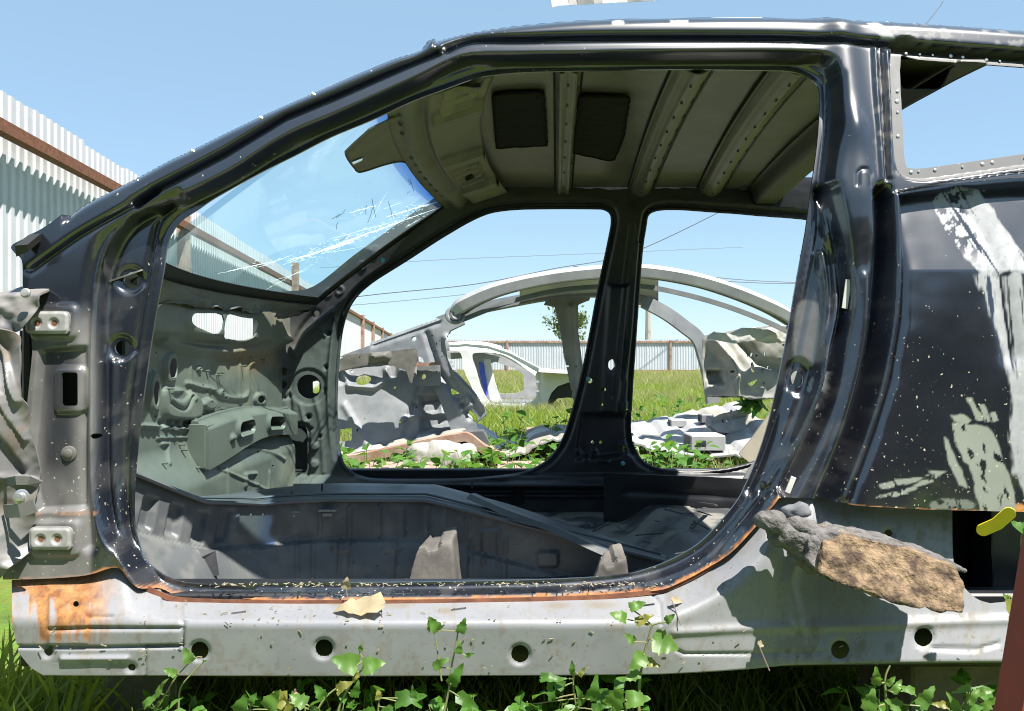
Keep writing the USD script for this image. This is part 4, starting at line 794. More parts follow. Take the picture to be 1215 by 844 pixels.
W2.groove(K2([(574, 668), (574, 632), (592, 630), (592, 668)]), .007, .004); W2.bump(K2(rrect(637, 654, 662, 672, 4)), .012, .005)
for k in range(24): W2.hole(K2(ell(rng.uniform(345, 620), rng.uniform(600, 680), rng.uniform(.8, 1.8), n=8)))
for x in (395, 455, 500, 540): W2.bump(K2(rrect(x, 646, x + 22, 652, 2)), .005, .004)
W2.h += .005 * (fb(W2.u * 9, W2.v * 9, 0, 3, 161) - .5)
W2.c[:, 2] = .25 * sm(fb(tx / 20, ty / 20, 0, 4, 162), .5, .7) + .5 * np.exp(-(((tx - 275) / 12) ** 2 + ((ty - 655) / 40) ** 2)) * fb(tx / 3, ty / 25, 0, 3, 163)
W2.c[:, 2] = np.maximum(W2.c[:, 2], 0); sp = np.exp(-(((tx - 312) / 9) ** 2 + ((ty - 654) / 11) ** 2) ** 2)
TUN = paint_mat('tunnel_paint', (.056, .062, .068), (.088, .095, .10), rough=.38, film=.035, dust=(.20, .20, .18))
W2.build(car, 'tunnel_wall', TUN, None, .004)
putm(car, 'oil_stain', move(trimesh.creation.cylinder(.018, .0015, sections=20), (0, 0, 0), (90, 0, 0)).apply_translation(P(311, 655, 2.055)).copy() if False else disc(P(311, 655, 2.052), .019, (0, -1, .2), .001, 18), FELT)
# ledge on top of the tunnel wall and the shelf behind
ld = Panel(0, tw.l, 0, 1, .012, .12); zt = z_top(ld.u); off = np.array([0, -.004]); nn = np.column_stack([np.interp(ld.u, tw.q, tw.n[:, 0]), np.interp(ld.u, tw.q, tw.n[:, 1])]); bp = tw.at(ld.u)
wid = np.interp(ld.u, [0, .2, .6, 1.1, tw.l], [.05, .09, .30, .26, .10]); pos = np.column_stack([bp - nn * (wid * ld.v - .012)[:, None], zt + .012 * np.sin(ld.v * 9) * .5 - .004 * ld.v]); ld.lay(pos, np.tile([0, 0, 1.0], (len(pos), 1)), 2.1)
ld.c[:, 2] = .4 * sm(fb(pos[:, 0] * 9, pos[:, 1] * 9, 0, 3, 171), .45, .65); ld.build(car, 'tunnel_top', TUN, None, .004)
us = np.linspace(.02, tw.l - .02, 60); nn = np.column_stack([np.interp(us, tw.q, tw.n[:, 0]), np.interp(us, tw.q, tw.n[:, 1])])
for o, dz, r in ((.012, .002, .005), (-.035, .010, .004)):
    putm(car, 'seam_flange', tube(np.column_stack([tw.at(us) + nn * o, z_top(us) + dz]), r, 6), TUN)
rail = [P(560, 588, 2.2), P(600, 606, 2.12), P(660, 628, 2.08), P(705, 648, 2.04), P(742, 664, 2.0)]
putm(car, 'tunnel_rail', sweep(np.array(rail), [(-.022, -.006), (-.010, .006), (.010, .006), (.022, -.006)], (0, 0, 1)), TUN)
for x, y in ((345, 608), (389, 607)): putm(car, 'clip', cat_([box(*(P(x - 10, y - 3, 2.105)), *(P(x + 10, y + 1, 2.09)), .001), box(*P(x - 5, y + 1, 2.106), *P(x + 5, y + 6, 2.09), .001)]), PLATE)
for x, y in ((346, 590), (560, 577), (382, 580)): putm(car, 'stud', tube([P(x, y + 3, 2.2), P(x, y - 6, 2.2)], .0025, 6), RUBBER)
# floor
Fl = Panel(-.92, 1.55, 1.56, 3.0, .013); Fl.h += .006 * (fb(Fl.u * 7, Fl.v * 7, 0, 3, 181) - .5)
Fl.h += .30 * sm(-Fl.u, .62, .95) * sm(Fl.v, 2.3, 1.6) * .6
for x in np.arange(-.5, .35, .12): Fl.groove([(x, 1.62), (x, 2.04)], .006, .012)
Fl.h += sm(Fl.u, .36, .50) * .07
Fl.c[:, 2] = .8 * sm(fb(Fl.u * 14, Fl.v * 14, 0, 4, 182), .42, .62)
Fl.build(car, 'floor_pan', GREYDK, lambda x, y, h: np.stack([x, y, .268 + h], 1), .004)
# heel board and the rear side of the floor
hb = Panel(.32, 1.5, .26, .44, .012); hb.h += .02 * (fb(hb.u * 6, hb.v * 6, 0, 3, 183) - .5); hb.groove([(.4, .38), (1.4, .38)], .01, .01)
hb.build(car, 'heel_board', BLACKIN, lambda x, z, h: np.stack([x, 2.80 - .3 * (x - .32) + h, z], 1), .004)
ra = Panel(1.62, 2.98, .26, 1.0, .012); ra.m = np.minimum(ra.m, .62 - ra.v + .10 * np.sin((ra.u - 1.6) * 2.2)); ra.h += .03 * (fb(ra.u * 6, ra.v * 6, 0, 3, 184) - .5); ra.build(car, 'rear_bulkhead', BLACKIN, lambda y, z, h: np.stack([.98 + h + .12 * (y - 1.62), y, z], 1), .004)
rw = Panel(.70, 1.25, .30, .62, .01); rw.m = np.minimum(rw.m, .25 - np.hypot(rw.u - 1.0, (rw.v - .30) * .9)); rw.c[:, 1] = .5; rw.build(car, 'rear_wheel_arch_inner', GREYDK, lambda x, z, h: np.stack([x, 2.70 + h, z], 1), .01)
# seat mounts
def mount(a, b, y, dy, z0, mat=GREYDK):
    (x0, y0), (x1, y1) = a, b; p0, p1 = P(x0, y1, y), P(x1, y0, y)
    w0 = [(p0[0], y, z0), (p1[0], y, z0), (p1[0] + .0, y + dy, z0), (p0[0] + .045, y + dy, z0)]; w1 = [(p0[0] + .035, y + .005, p1[2] - .012), (p1[0] - .012, y + .005, p1[2]), (p1[0] - .008, y + dy - .01, p1[2] + .01), (p0[0] + .06, y + dy - .01, p1[2])]
    h = trimesh.convex.convex_hull(np.array(w0 + w1)); import manifold3d as m3
    r = m3.Manifold(m3.Mesh(np.asarray(h.vertices, np.float32), np.asarray(h.faces, np.uint32))).refine_to_length(.008).to_mesh(); t = trimesh.Trimesh(r.vert_properties[:, :3], r.tri_verts); trimesh.smoothing.filter_taubin(t, iterations=14); n = normals(np.array(t.vertices), t.faces)
    t.vertices = t.vertices + n * ((meshkit.fbm(np.array(t.vertices) * 22, 3, 4) - .5) * .005)[:, None] - np.array([[0, 0, 1.]]) * (.012 * (np.abs((t.vertices[:, :1] - p0[0]) / (p1[0] - p0[0]) - .55) < .12) * (t.vertices[:, 2:] > z0 + .04)); return t
for k, (a, b, y, dy) in enumerate((((478, 645), (542, 690), 1.90, .16), ((694, 664), (750, 690), 1.88, .14))):
    s_ = putm(car, 'seat_mount', mount(a, b, y, dy, .27), paint_mat(f'seat_mount_paint_{"ab"[k]}', (.05, .049, .048), (.10, .097, .092), rough=.55, film=.18), 20)
c = P(228, 670, 1.83); sweepm = sweep(np.array([c + [-.03, .05, -.02], c + [-.012, .04, .015], c + [.022, .05, .01], c + [.028, .05, -.04]]), [(-.015, -.002), (.015, -.002), (.015, .002), (-.015, .002)], (0, -1, .3)); putm(car, 'floor_bracket', sweepm, GREYDK)
# loose debris on the rear floor: torn sealant and sheet strips
db = []
for k in range(34):
    x, y = rng.uniform(.22, .72), rng.uniform(1.95, 2.65); l = rng.uniform(.02, .09); a = rng.uniform(0, 180); m_ = box(-l / 2, -rng.uniform(.002, .009), -.002, l / 2, rng.uniform(.002, .009), .002, .001); db.append(move(m_, (x, y, .285 + .07 * float(sm(np.array(x), .36, .5)) + rng.uniform(0, .025)), (rng.uniform(-25, 25), rng.uniform(-25, 25), a)))
putm(car, 'floor_debris', cat_(db), paint_mat('debris_grime', (.03, .033, .04), (.07, .075, .085), rough=.6, film=.05), kind='stuff')
putm(car, 'far_sill_back', box(-.9, 3.02, .26, 1.4, 3.06, .42), BLACKIN)
bo = Panel(1.60, 3.0, .26, .90, .02); bo.build(car, 'unseen_firewall_backing', BLACKIN, lambda y, z, h: np.stack([-.98 + 0 * y, y, z], 1), .004)  # unseen dark plate that keeps the firewall holes dark
# straw and flakes of old paint that have blown onto the floor and the door edge
lt = []
for k in range(300):
    if k < 110: x = rng.uniform(-.62, .30); y = 1.62 + .42 * rng.random(); z = .279
    else: x = rng.uniform(-.60, .28); y = base_y(.40) + .02 + .02 * rng.random(); z = .417
    l = rng.uniform(.0012, .0045) if k >= 110 else rng.uniform(.002, .009); lt.append(move(box(-l, -.0009, -.0006, l, .0009, .0006, .0002), (x, y, z + rng.uniform(0, .004)), (rng.uniform(-20, 20), rng.uniform(-20, 20), rng.uniform(0, 180))))
putm(car, 'straw_bits', cat_(lt), plain('straw_flakes', (.34, .30, .20), (.16, .14, .10), rough=.9, scale=80), False, kind='stuff')
# ============================================================ ground
def ground_z(x, y):
    x, y = np.asarray(x, float), np.asarray(y, float)
    return -.10 * sm(y, 6, 14) - .38 * sm(y, 14, 58) + .05 * (meshkit.fbm(np.stack([x * .35, y * .35, 0 * x], -1), 3, 5) - .5)
def gsheet(x0, x1, y0, y1, nx, ny):
    u, v = [a.ravel() for a in np.meshgrid(np.linspace(x0, x1, nx), np.linspace(y0, y1, ny), indexing='ij')]; return u, v
gx_ = np.r_[np.linspace(-400, -30, 12), np.linspace(-28, 28, 110), np.linspace(30, 400, 12)]; gy_ = np.r_[np.linspace(-300, -12, 10), np.linspace(-10, 66, 150), np.linspace(75, 700, 12)]
u, v = [a.ravel() for a in np.meshgrid(gx_, gy_, indexing='ij')]; i = np.arange(len(gx_) * len(gy_)).reshape(len(gx_), len(gy_)); a, b, c, d = i[:-1, :-1].ravel(), i[1:, :-1].ravel(), i[1:, 1:].ravel(), i[:-1, 1:].ravel()
gv, gf = np.column_stack([u, v, ground_z(u, v)]), np.vstack([np.stack([a, b, c], 1), np.stack([a, c, d], 1)])
GROUND = M('grassy_soil', {'g': ('geometry', {}), 'n': ('noise_texture', {'scale': .55, 'detail': 6., 'roughness': .65}), 'r': ('rgb_ramp', {'ramp': [(0.3, (.06, .10, .02)), (.5, (.10, .15, .03)), (.62, (.14, .145, .055)), (.75, (.19, .16, .095))]}),
            'n2': ('noise_texture', {'scale': 9., 'detail': 5., 'roughness': .7}), 'm': ('mix_color', {'blend_type': 'overlay', 'fac': .6}), 'z': ('separate_xyz', {}), 'zr': ('map_range', {'from_min': 12., 'from_max': 40., 'clamp': True}), 'm2': ('mix_color', {'b': (.25, .24, .10)}), 'mm': ('math', {'math_type': 'multiply', 'value2': .75}),
            'p': ('principled_bsdf', {'roughness': .95, 'specular_ior_level': .1}), 'b': ('bump', {'strength': .8, 'distance': .05})},
           [('g.position', 'n.vector'), ('n.fac', 'r.fac'), ('g.position', 'n2.vector'), ('r.color', 'm.a'), ('n2.color', 'm.b'), ('g.position', 'z.vector'), ('z.y', 'zr.value'), ('zr.result', 'mm.value1'), ('mm.value', 'm2.fac'), ('m.result', 'm2.a'), ('m2.result', 'p.base_color'), ('n2.fac', 'b.height'), ('b.normal', 'p.normal')])
put(None, 'ground', gv, gf, GROUND, n=normals(gv, gf), kind='structure')

# unseen dark bank behind the camera, placed to darken what the paint mirrors
bk = Panel(-40, 40, 0, 1, .5, .07); bt = bk.v; yb_ = -4.2 - 2.2 * bt - .7 * (fb(bk.u * .5, bt * 3, 0, 3, 11) - .5); zb_ = -.1 + 3.6 * sm(bt, 0, .8) * (.8 + .5 * (fb(bk.u * .25, 0 * bt, 0, 3, 12) - .3)); bk.lay(np.column_stack([bk.u, yb_, zb_]), np.tile([0, 0, 1.0], (len(bt), 1)), 1.0)
bkp = bk.build(None, 'unseen_dark_bank', plain('unseen_bank_earth', (.035, .035, .022), (.02, .026, .012), rough=1., scale=3, bump=.6, bscale=6), None, 0); tag(bkp, kind='structure')
# ============================================================ corrugated walls
def corrugated(w, h, depth, pitch, ext=.0):
    """one sheet of trapezoid profile: x along, z up, facing -y"""
    xs, ys = [], []; k = 0
    while k * pitch < w - 1e-6:
        for f, d in ((0, 0), (.38, 0), (.5, 1), (.88, 1)):
            if (k + f) * pitch <= w: xs.append((k + f) * pitch); ys.append(-d * depth)
        k += 1
    xs.append(w); ys.append(ys[-1] if ys else 0); n = len(xs)
    v = np.array([(x, y, z) for x, y in zip(xs, ys) for z in (0, h)]); f = []
    for j in range(n - 1): f += [(2 * j, 2 * j + 2, 2 * j + 3), (2 * j, 2 * j + 3, 2 * j + 1)]
    return v, np.array(f)
def wall_line(name, label, catg, A_, B_, zb, zt, sheet_w, mat, pitch, depth, rails, posts, side, postmat, railmat, top_off, foot=None, lower=None):
    """a fence of sheets from A_ to B_; rails: heights below the top; side: +1 puts posts on the camera side"""
    A_, B_ = np.array(A_, float), np.array(B_, float); Lw = np.linalg.norm(B_ - A_); t = (B_ - A_) / Lw; nrm = np.array([t[1], -t[0]])
    w = thing(name, label, catg); n = max(1, round(Lw / sheet_w)); sw_ = Lw / n
    g = np.random.default_rng(len(name) + int(Lw))
    for k in range(n):
        f0 = (k + .5) / n; z0, z1 = zb(f0), zt(f0) + g.normal(0, top_off)
        v, f = corrugated(sw_ - .004, z1 - z0, depth, pitch); o = A_ + t * (k * sw_); q = np.column_stack([o[0] + t[0] * v[:, 0] - nrm[0] * v[:, 1], o[1] + t[1] * v[:, 0] - nrm[1] * v[:, 1], z0 + v[:, 2]])
        put(w, 'sheet', q, f, mat)
    def beam(f0, f1, z0, z1, off, hw, hh, m, nm):
        p0, p1 = A_ + t * Lw * f0 + nrm * off, A_ + t * Lw * f1 + nrm * off; putm(w, nm, sweep([(*p0, z0), (*p1, z1)], [(-hw, -hh), (hw, -hh), (hw, hh), (-hw, hh)], (0, 0, 1)), m)
    m_ = max(1, round(Lw / 7.0))
    for dz, off, hw, hh in rails:
        for k in range(m_): beam(k / m_, (k + 1) / m_ - .0003, zt(k / m_) - dz, zt((k + 1) / m_) - dz, off, hw, hh, railmat, 'rail')
    for f0, off, hw, dz in posts:
        p = A_ + t * Lw * f0 + nrm * off; putm(w, 'post', box(p[0] - hw, p[1] - hw, zb(f0) - .2, p[0] + hw, p[1] + hw, zt(f0) - dz, .006), postmat)
    return w
# left wall runs away from the camera; its upper sheets hang out over the lower ones, so their edge throws a toothed shadow
WA, WB, WC_ = (-3.62, 1.5), (-6.12, 24.6), (-8.75, 60.0)
lw1 = wall_line('corrugated_wall', 'tall white corrugated metal wall with a rusty rail, left of the black car', 'wall', WA, WB, lambda f: -.1, lambda f: 3.0, 1.10, SHEET, .137, .018, [(.36, .13, .05, .05)], [(.42, .055, .085, .18), (.775, .30, .07, -.10)], 1, RUSTDK, RUST, .012)
_t = (np.array(WB) - WA) / np.linalg.norm(np.array(WB) - WA); _n = np.array([_t[1], -_t[0]])
cap_ = None
lw2 = wall_line('rusty_fence', 'white corrugated fence on rusty posts seen through the front side window', 'fence', WB, WC_, lambda f: -.15 - .40 * f, lambda f: 3.0 - .72 * f, 1.15, SHEET, .137, .020, [(.15, .08, .05, .06)], [(.36, .07, .10, .0), (.50, .07, .10, .0), (.66, .07, .10, .0), (.85, .07, .10, .0)], 1, RUSTDK, RUST, .015)
ff = wall_line('far_fence', 'long pale corrugated fence with rust brown rails at the far end of the yard', 'fence', (-9.6, 60.2), (26, 59.0), lambda f: -.50, lambda f: 2.02, 1.15, SHEETFAR, .20, .03, [(.16, .07, .05, .06), (2.30, .07, .05, .055)], [(x, .09, .09, .05) for x in (.11, .26, .408, .60, .84, .99)], 1, RUSTDK, RUSTDK, .03)

# ============================================================ silver wreck in the middle distance
wr = thing('cut_car_wreck', 'silver car shell cut in half lengthwise, seen through the black shell', 'car shell')
YN, YB_ = 5.30, 6.75
def PP(pts, y): return np.array([P(a, b, y) for a, b in pts])
# near roof rail: open channel, cut off at the front
arc = spline([(540, 372, 5.35), (556, 360, 5.32), (590, 345, 5.3), (640, 333, 5.3), (700, 325, 5.3), (760, 323, 5.3), (820, 332, 5.3), (870, 347, 5.3), (915, 366, 5.3), (945, 384, 5.32), (985, 410, 5.34)], 6, False)
ap = np.array([P(a, b, y) for a, b, y in arc])
putm(wr, 'roof_rail', sweep(ap, 1.08 * np.array([(-.045, -.035), (-.055, .010), (-.03, .040), (.03, .046), (.06, .02), (.05, -.030), (.03, -.036), (.035, .012), (.0, .025), (-.03, .008), (-.03, -.035)]), (0, 0, 1), scale=np.interp(np.arange(len(ap)), [0, 4, 20, 50, len(ap)], [.8, 1.15, 1.0, 1.0, .9])), WRECK)
inner = [(548, 380), (600, 360), (650, 347), (700, 341), (760, 340), (810, 349), (860, 363), (905, 380), (940, 396)]
putm(wr, 'rail_lip', sweep(PP(spline(inner, 5, False), 5.42), [(-.010, -.016), (.012, -.016), (.012, .016), (-.010, .016)], (0, 0, 1)), WRECKIN)
putm(wr, 'cut_end', cat_([move(trimesh.creation.torus(.052, .016, 16, 8), P(540, 374, 5.33), (70, 25, 0)), move(trimesh.creation.torus(.026, .010, 14, 8), P(541, 374, 5.30), (80, 10, 0))]), WRECKIN)
# roof strip towards the far rail
rs = Panel(0, 1, 0, 1, .02); q = np.array([np.interp(rs.u, np.linspace(0, 1, len(ap)), ap[:, k]) for k in range(3)]).T; far_ = PP(spline([(560, 372), (640, 352), (700, 346), (760, 348), (830, 372), (900, 400), (960, 430)], 6, False), 6.7); qq = np.array([np.interp(rs.u, np.linspace(0, 1, len(far_)), far_[:, k]) for k in range(3)]).T
pos = q + (qq - q) * rs.v[:, None] + np.stack([0 * rs.u, 0 * rs.u, .05 * np.sin(np.pi * rs.v) - .02], 1); rs.lay(pos, np.tile([0, 0, 1.0], (len(pos), 1)), 5.3); rs.m = np.minimum.reduce([rs.u - .20, .56 - rs.u + .0 * rs.v, np.maximum(.14 - rs.v, rs.v - .9) + .0 + (rs.u > .0) * 0]); rs.m = np.minimum(rs.u - .05, .97 - rs.u); rs.m = np.where(rs.v > .10, np.minimum(rs.m, np.maximum(rs.v - .86, .10 - rs.v) + .0), rs.m)
rs.build(wr, 'roof_strip', WRECK, None, .01)
# far roof rail, pillars
frl = [(440, 412), (480, 393), (530, 375), (600, 362), (650, 352), (700, 347), (745, 350), (775, 362), (806, 382), (826, 398)]
putm(wr, 'far_roof_rail', sweep(PP(spline([(520, 382), (560, 368), (600, 359), (650, 350), (700, 346), (745, 349), (775, 362), (806, 382), (826, 398)], 5, False), 6.7), [(-.04, -.05), (.04, -.04), (.04, .04), (-.04, .03)], (0, 0, 1)), WRECKIN)
def plate(name, pts, y, mat, thick=.02, holes=(), res=.012, grooves=(), bumps=(), rough=.012, fold=None, paint=None, parent=wr, label=None, tilt=(0, 0)):
    poly = PX(pts, y); p = Panel(poly[:, 0].min() - res, poly[:, 0].max() + res, poly[:, 1].min() - res, poly[:, 1].max() + res, res); p.keep(poly)
    x0, z0 = poly.mean(0)
    for h in holes: p.hole(PX(h, y), .0, .006)
    for l, d, w in grooves: p.groove(PX(l, y), d, w)
    for b, d, w in bumps: p.bump(PX(b, y), d, w)
    p.h += rough * 2 * (fb(p.u * 5, p.v * 5, y, 3, 7) - .5) + rough * .5 * (fb(p.u * 22, p.v * 22, y, 2, 8) - .5)
    if paint: paint(p)
    return p.build(parent, name, mat, lambda x, z, h: np.stack([x, y + h + tilt[0] * (x - x0) + tilt[1] * (z - z0), z], 1), thick, label=label)
def dots(n, x0, x1, y0, y1, r0, r1, seed):
    g = np.random.default_rng(seed); return [ell(g.uniform(x0, x1), g.uniform(y0, y1), *g.uniform(r0, r1, 2), n=10) for _ in range(n)]
GREENISH = paint_mat('greenish_primer', (.12, .135, .115), (.17, .185, .155), rough=.5, film=.06)
plate('far_pillar', [(650, 353), (700, 346), (700, 356), (686, 362), (686, 390), (692, 440), (695, 490), (680, 475), (671, 430), (663, 385), (658, 364), (645, 362)], 6.7, GREENISH, .05, dots(9, 664, 686, 385, 470, .8, 1.8, 3), grooves=[([(678, 365), (684, 480)], -.03, .03)])
putm(wr, 'rear_pillar', sweep(PP(spline([(764, 358), (790, 372), (812, 388), (828, 402), (836, 425), (842, 450), (846, 478)], 5, False), 6.2), [(-.05, -.045), (.05, -.03), (.05, .03), (.0, .045), (-.05, .03)], (0, 1, .0)), WRECKIN)
plate('front_pillar', [(395, 424), (470, 398), (520, 380), (541, 370), (552, 384), (534, 392), (528, 404), (531, 425), (540, 445), (575, 480), (577, 492), (566, 500), (568, 530), (540, 520), (520, 470), (500, 424), (470, 418), (440, 420)], 5.6, WRECKIN, .03, dots(14, 500, 535, 392, 425, .8, 1.8, 4) + [ell(490, 402, 3.2), [(534, 460), (545, 466), (549, 475), (537, 470)], [(556, 484), (568, 494), (566, 502), (555, 492)]],
      grooves=[([(505, 395), (520, 440), (560, 495)], .03, .02), ([(528, 400), (540, 440), (575, 482)], -.03, .02), ([(545, 478), (556, 470), (560, 480), (548, 486)], -.03, .012), ([(440, 410), (520, 383)], .02, .015)], tilt=(-.15, .1))
plate('inner_apron', [(398, 428), (420, 420), (494, 414), (496, 430), (522, 432), (520, 460), (560, 495), (566, 512), (545, 520), (500, 526), (470, 530), (430, 536), (398, 540)], 5.75, WRECKIN, .02,
      [ell(430, 451, 9, 6), ell(501, 447, 3.5), [(406, 508), (420, 506), (421, 521), (407, 522)], ell(416, 441, 2), ell(468, 460, 1.6), ell(433, 471, 1.4), ell(427, 509, 1.5, 3), ell(494, 483, 1.6), ell(461, 459, 1), ell(483, 440, 1.4), ell(480, 500, 1.3), ell(475, 500, 1.2, 3)] + dots(8, 405, 510, 430, 515, .6, 1.3, 9),
      grooves=[([(405, 440), (415, 458), (445, 460), (458, 450), (456, 438)], -.04, .014), ([(496, 432), (496, 460), (480, 515)], .02, .016), ([(490, 480), (520, 474), (530, 490)], .02, .014), ([(480, 496), (530, 490)], -.03, .012), ([(410, 480), (440, 530)], -.02, .02), ([(520, 440), (525, 490), (560, 500)], -.03, .02)],
      bumps=[([(498, 470), (530, 470), (545, 500), (500, 512)], .05, .02), ([(400, 432), (470, 426), (470, 450), (400, 455)], .04, .03)], tilt=(.1, .25), rough=.008)
dk_ = paint_mat('grimy_dash_metal', (.05, .05, .046), (.09, .088, .08), rough=.55, film=.1, rust=(.25, .12, .05))
plate('cowl_beam', [(400, 428), (412, 421), (470, 416), (494, 413), (495, 424), (491, 446), (488, 458), (482, 440), (460, 432), (430, 434), (402, 440)], 5.45, dk_, .06, dots(5, 420, 488, 420, 436, 1, 2.4, 12), bumps=[([(440, 420), (460, 418), (462, 426), (442, 428)], -.05, .02)], rough=.015)
plate('dash_plate', [(495, 433), (522, 432), (523, 458), (494, 458)], 5.55, WRECKIN, .03, [ell(502, 447, 3.6)])
putm(wr, 'dash_edge', sweep(PP([(494, 433), (523, 431)], 5.50), [(-.03, -.012), (.03, -.012), (.03, .01), (-.03, .01)], (0, 0, 1)), RUSTDK)
# floor pan: heaved sheet with a torn front edge
fp = Panel(0, 1, 0, 1, .008, .02); ed = spline([(396, 545), (430, 540), (470, 531), (505, 521), (540, 515), (556, 516), (575, 527), (592, 538), (606, 540), (640, 527), (665, 518), (690, 521), (720, 520), (760, 527), (800, 538), (850, 541), (900, 534), (930, 522)], 6, False)
nearp = PP(ed, 5.25); farp = PP(spline([(396, 512), (450, 505), (520, 503), (560, 498), (600, 520), (640, 505), (700, 505), (760, 497), (820, 488), (870, 478), (930, 470)], 8, False), 6.5)
I = lambda A3, t: np.array([np.interp(t, np.linspace(0, 1, len(A3)), A3[:, k]) for k in range(3)]).T
xs_ = lambda A3, x: np.column_stack([x, np.interp(x, A3[:, 0], A3[:, 1]), np.interp(x, A3[:, 0], A3[:, 2])])
xn = -1.17 + 3.0 * fp.u; pn = xs_(nearp, xn); pf = xs_(farp, xn * 1.0); pos = pn + (pf - pn) * fp.v[:, None]; pos[:, 2] += .05 * (fb(pos[:, 0] * 4, pos[:, 1] * 4, 0, 3, 201) - .5) * sm(fp.v, 0, .2)
fp.lay(pos, np.tile([0, 0, 1.0], (len(pos), 1)), 5.3); fp.h += -.02 * (np.abs((pos[:, 0] * 5) % 1 - .5) < .12) * sm(fp.v, .05, .15) - .05 * sm(fp.v, .012, 0)
fp.c[:, 0] = .8 * sm(fp.v, .03, .0) * sm(fb(pos[:, 0] * 7, 0, 0, 3, 202), .3, .5); fp.c[:, 2] = .7 * sm(fb(pos[:, 0] * 2.5, pos[:, 1] * 3, 0, 4, 203), .48, .6)
fp.build(wr, 'floor_pan', WRECK, None, .012)
tun = [(590, 523), (597, 508), (612, 507), (622, 522), (626, 530)]
putm(wr, 'tunnel_end', sweep(np.array([P(565, 523, 5.22), P(556, 523, 5.7), P(548, 520, 6.4)]), [(-.13, -.03), (-.07, .07), (.05, .075), (.11, -.03), (.095, -.03), (.045, .06), (-.06, .055), (-.115, -.03)], (0, 0, 1)), WRECKIN)
putm(wr, 'side_sill', sweep(PP(spline([(396, 545), (450, 536), (505, 523), (540, 517), (556, 516), (575, 530), (600, 542)], 5, False), 5.2), [(-.03, -.035), (.03, -.045), (.03, .01), (-.03, .015)], (0, 0, 1)), RUSTDK)
putm(wr, 'sill_beam', sweep(PP(spline([(480, 549), (420, 545), (440, 540), (470, 538)], 5, False)[::1], 5.3), [(-.03, -.03), (.03, -.03), (.03, .03), (-.03, .03)], (0, 0, 1)), RUBBER)
# seat cross members and brackets
for x0, y0, x1, y1, yy in ((797, 478 + 18, 845, 520, 5.9), (700 + 120, 518, 861, 536, 5.3)): pass
def bracket(x0, x1, y0, y1, y, dy, win, mat=WRECK):
    a_, b_ = P(x0, y1, y), P(x1, y0, y); outer = box(a_[0], y, a_[2], b_[0], y + dy, b_[2], .006)
    import manifold3d as m3
    M_ = lambda t: m3.Manifold(m3.Mesh(np.asarray(t.vertices, np.float32), np.asarray(t.faces, np.uint32)))
    cut = M_(box(a_[0] - .01, y + .012, a_[2] + .008, b_[0] + .01, y + dy - .012, b_[2] - .008)); o = M_(outer) - cut
    for wx0, wx1, wy0, wy1 in win: p, q = P(wx0, wy1, y), P(wx1, wy0, y); o = o - M_(box(p[0], y - .1, p[2], q[0], y + .1, q[2]))
    r = o.to_mesh(); return trimesh.Trimesh(r.vert_properties[:, :3], r.tri_verts, process=False)
putm(wr, 'seat_bracket', bracket(820, 861, 517, 535, 5.3, .25, [(826, 838, 523, 531)]), WRECK, 20)
plate('side_member', [(842, 504), (846, 496), (853, 492), (872, 488), (888, 485), (891, 488), (885, 499), (886, 517), (866, 514), (850, 512)], 5.75, WRECK, .05, [ell(872, 492, 1.2), ell(878, 491, 1.2), ell(858, 500, 1.4, 2.2)], grooves=[([(846, 500), (884, 494)], .03, .015), ([(868, 492), (866, 512)], -.02, .012)], rough=.02, tilt=(.1, .35)); putm(wr, 'seat_bracket', bracket(796, 815, 498, 507, 6.1, .12, []), WRECK, 20); putm(wr, 'seat_bracket', bracket(832, 846, 492, 502, 6.0, .12, []), WRECKIN, 20)
putm(wr, 'bracket_plate', move(box(-.012, -.004, -.022, .012, .004, .022, .002), P(869, 508, 5.70)), WRECK)
# rear wheel housing, crumpled on top
plate('wheel_housing', [(838, 398), (855, 396), (880, 390), (925, 386), (960, 392), (960, 470), (915, 472), (888, 474), (880, 470), (838, 470), (836, 430)], 5.6, HOUSING, .03,
      [ell(868, 441, 2), [(886, 455), (898, 450), (904, 440), (898, 452), (890, 459)], ell(893, 436, 2, 7)] + [[(x, y), (x + 2.2, y), (x + 2.2, y + 5.5), (x, y + 5.5)] for x, y in ((888, 419), (893, 418), (898, 419), (906, 418), (903, 436), (911, 434), (904, 452))],
      grooves=[([(850, 405), (866, 425), (874, 445), (868, 468)], -.08, .03), ([(880, 405), (900, 430), (930, 440)], .05, .03)], bumps=[([(842, 440), (858, 440), (860, 456), (844, 456)], .08, .02)], rough=.025, tilt=(-.2, .1))
plate('crumpled_edge', [(838, 402), (846, 394), (866, 396), (880, 389), (905, 390), (925, 386), (960, 390), (960, 404), (930, 405), (912, 408), (894, 404), (872, 408), (850, 404)], 5.45, paint_mat('scuffed_white', (.48, .48, .48), (.38, .38, .38), rough=.4, film=.15), .04, rough=.05, res=.008)
plate('inner_housing', [(834, 402), (872, 408), (880, 440), (884, 472), (838, 471)], 5.72, WRECKIN, .02, grooves=[([(850, 410), (860, 470)], .03, .02)], rough=.03)
putm(wr, 'pale_beam', sweep(PP([(884, 545), (900, 525), (918, 500), (940, 470)], 5.15), [(-.05, -.02), (.05, -.02), (.05, .02), (-.05, .02)], (0, -1, .2)), paint_mat('tan_dusty_metal', (.27, .245, .2), rough=.6, film=.2))

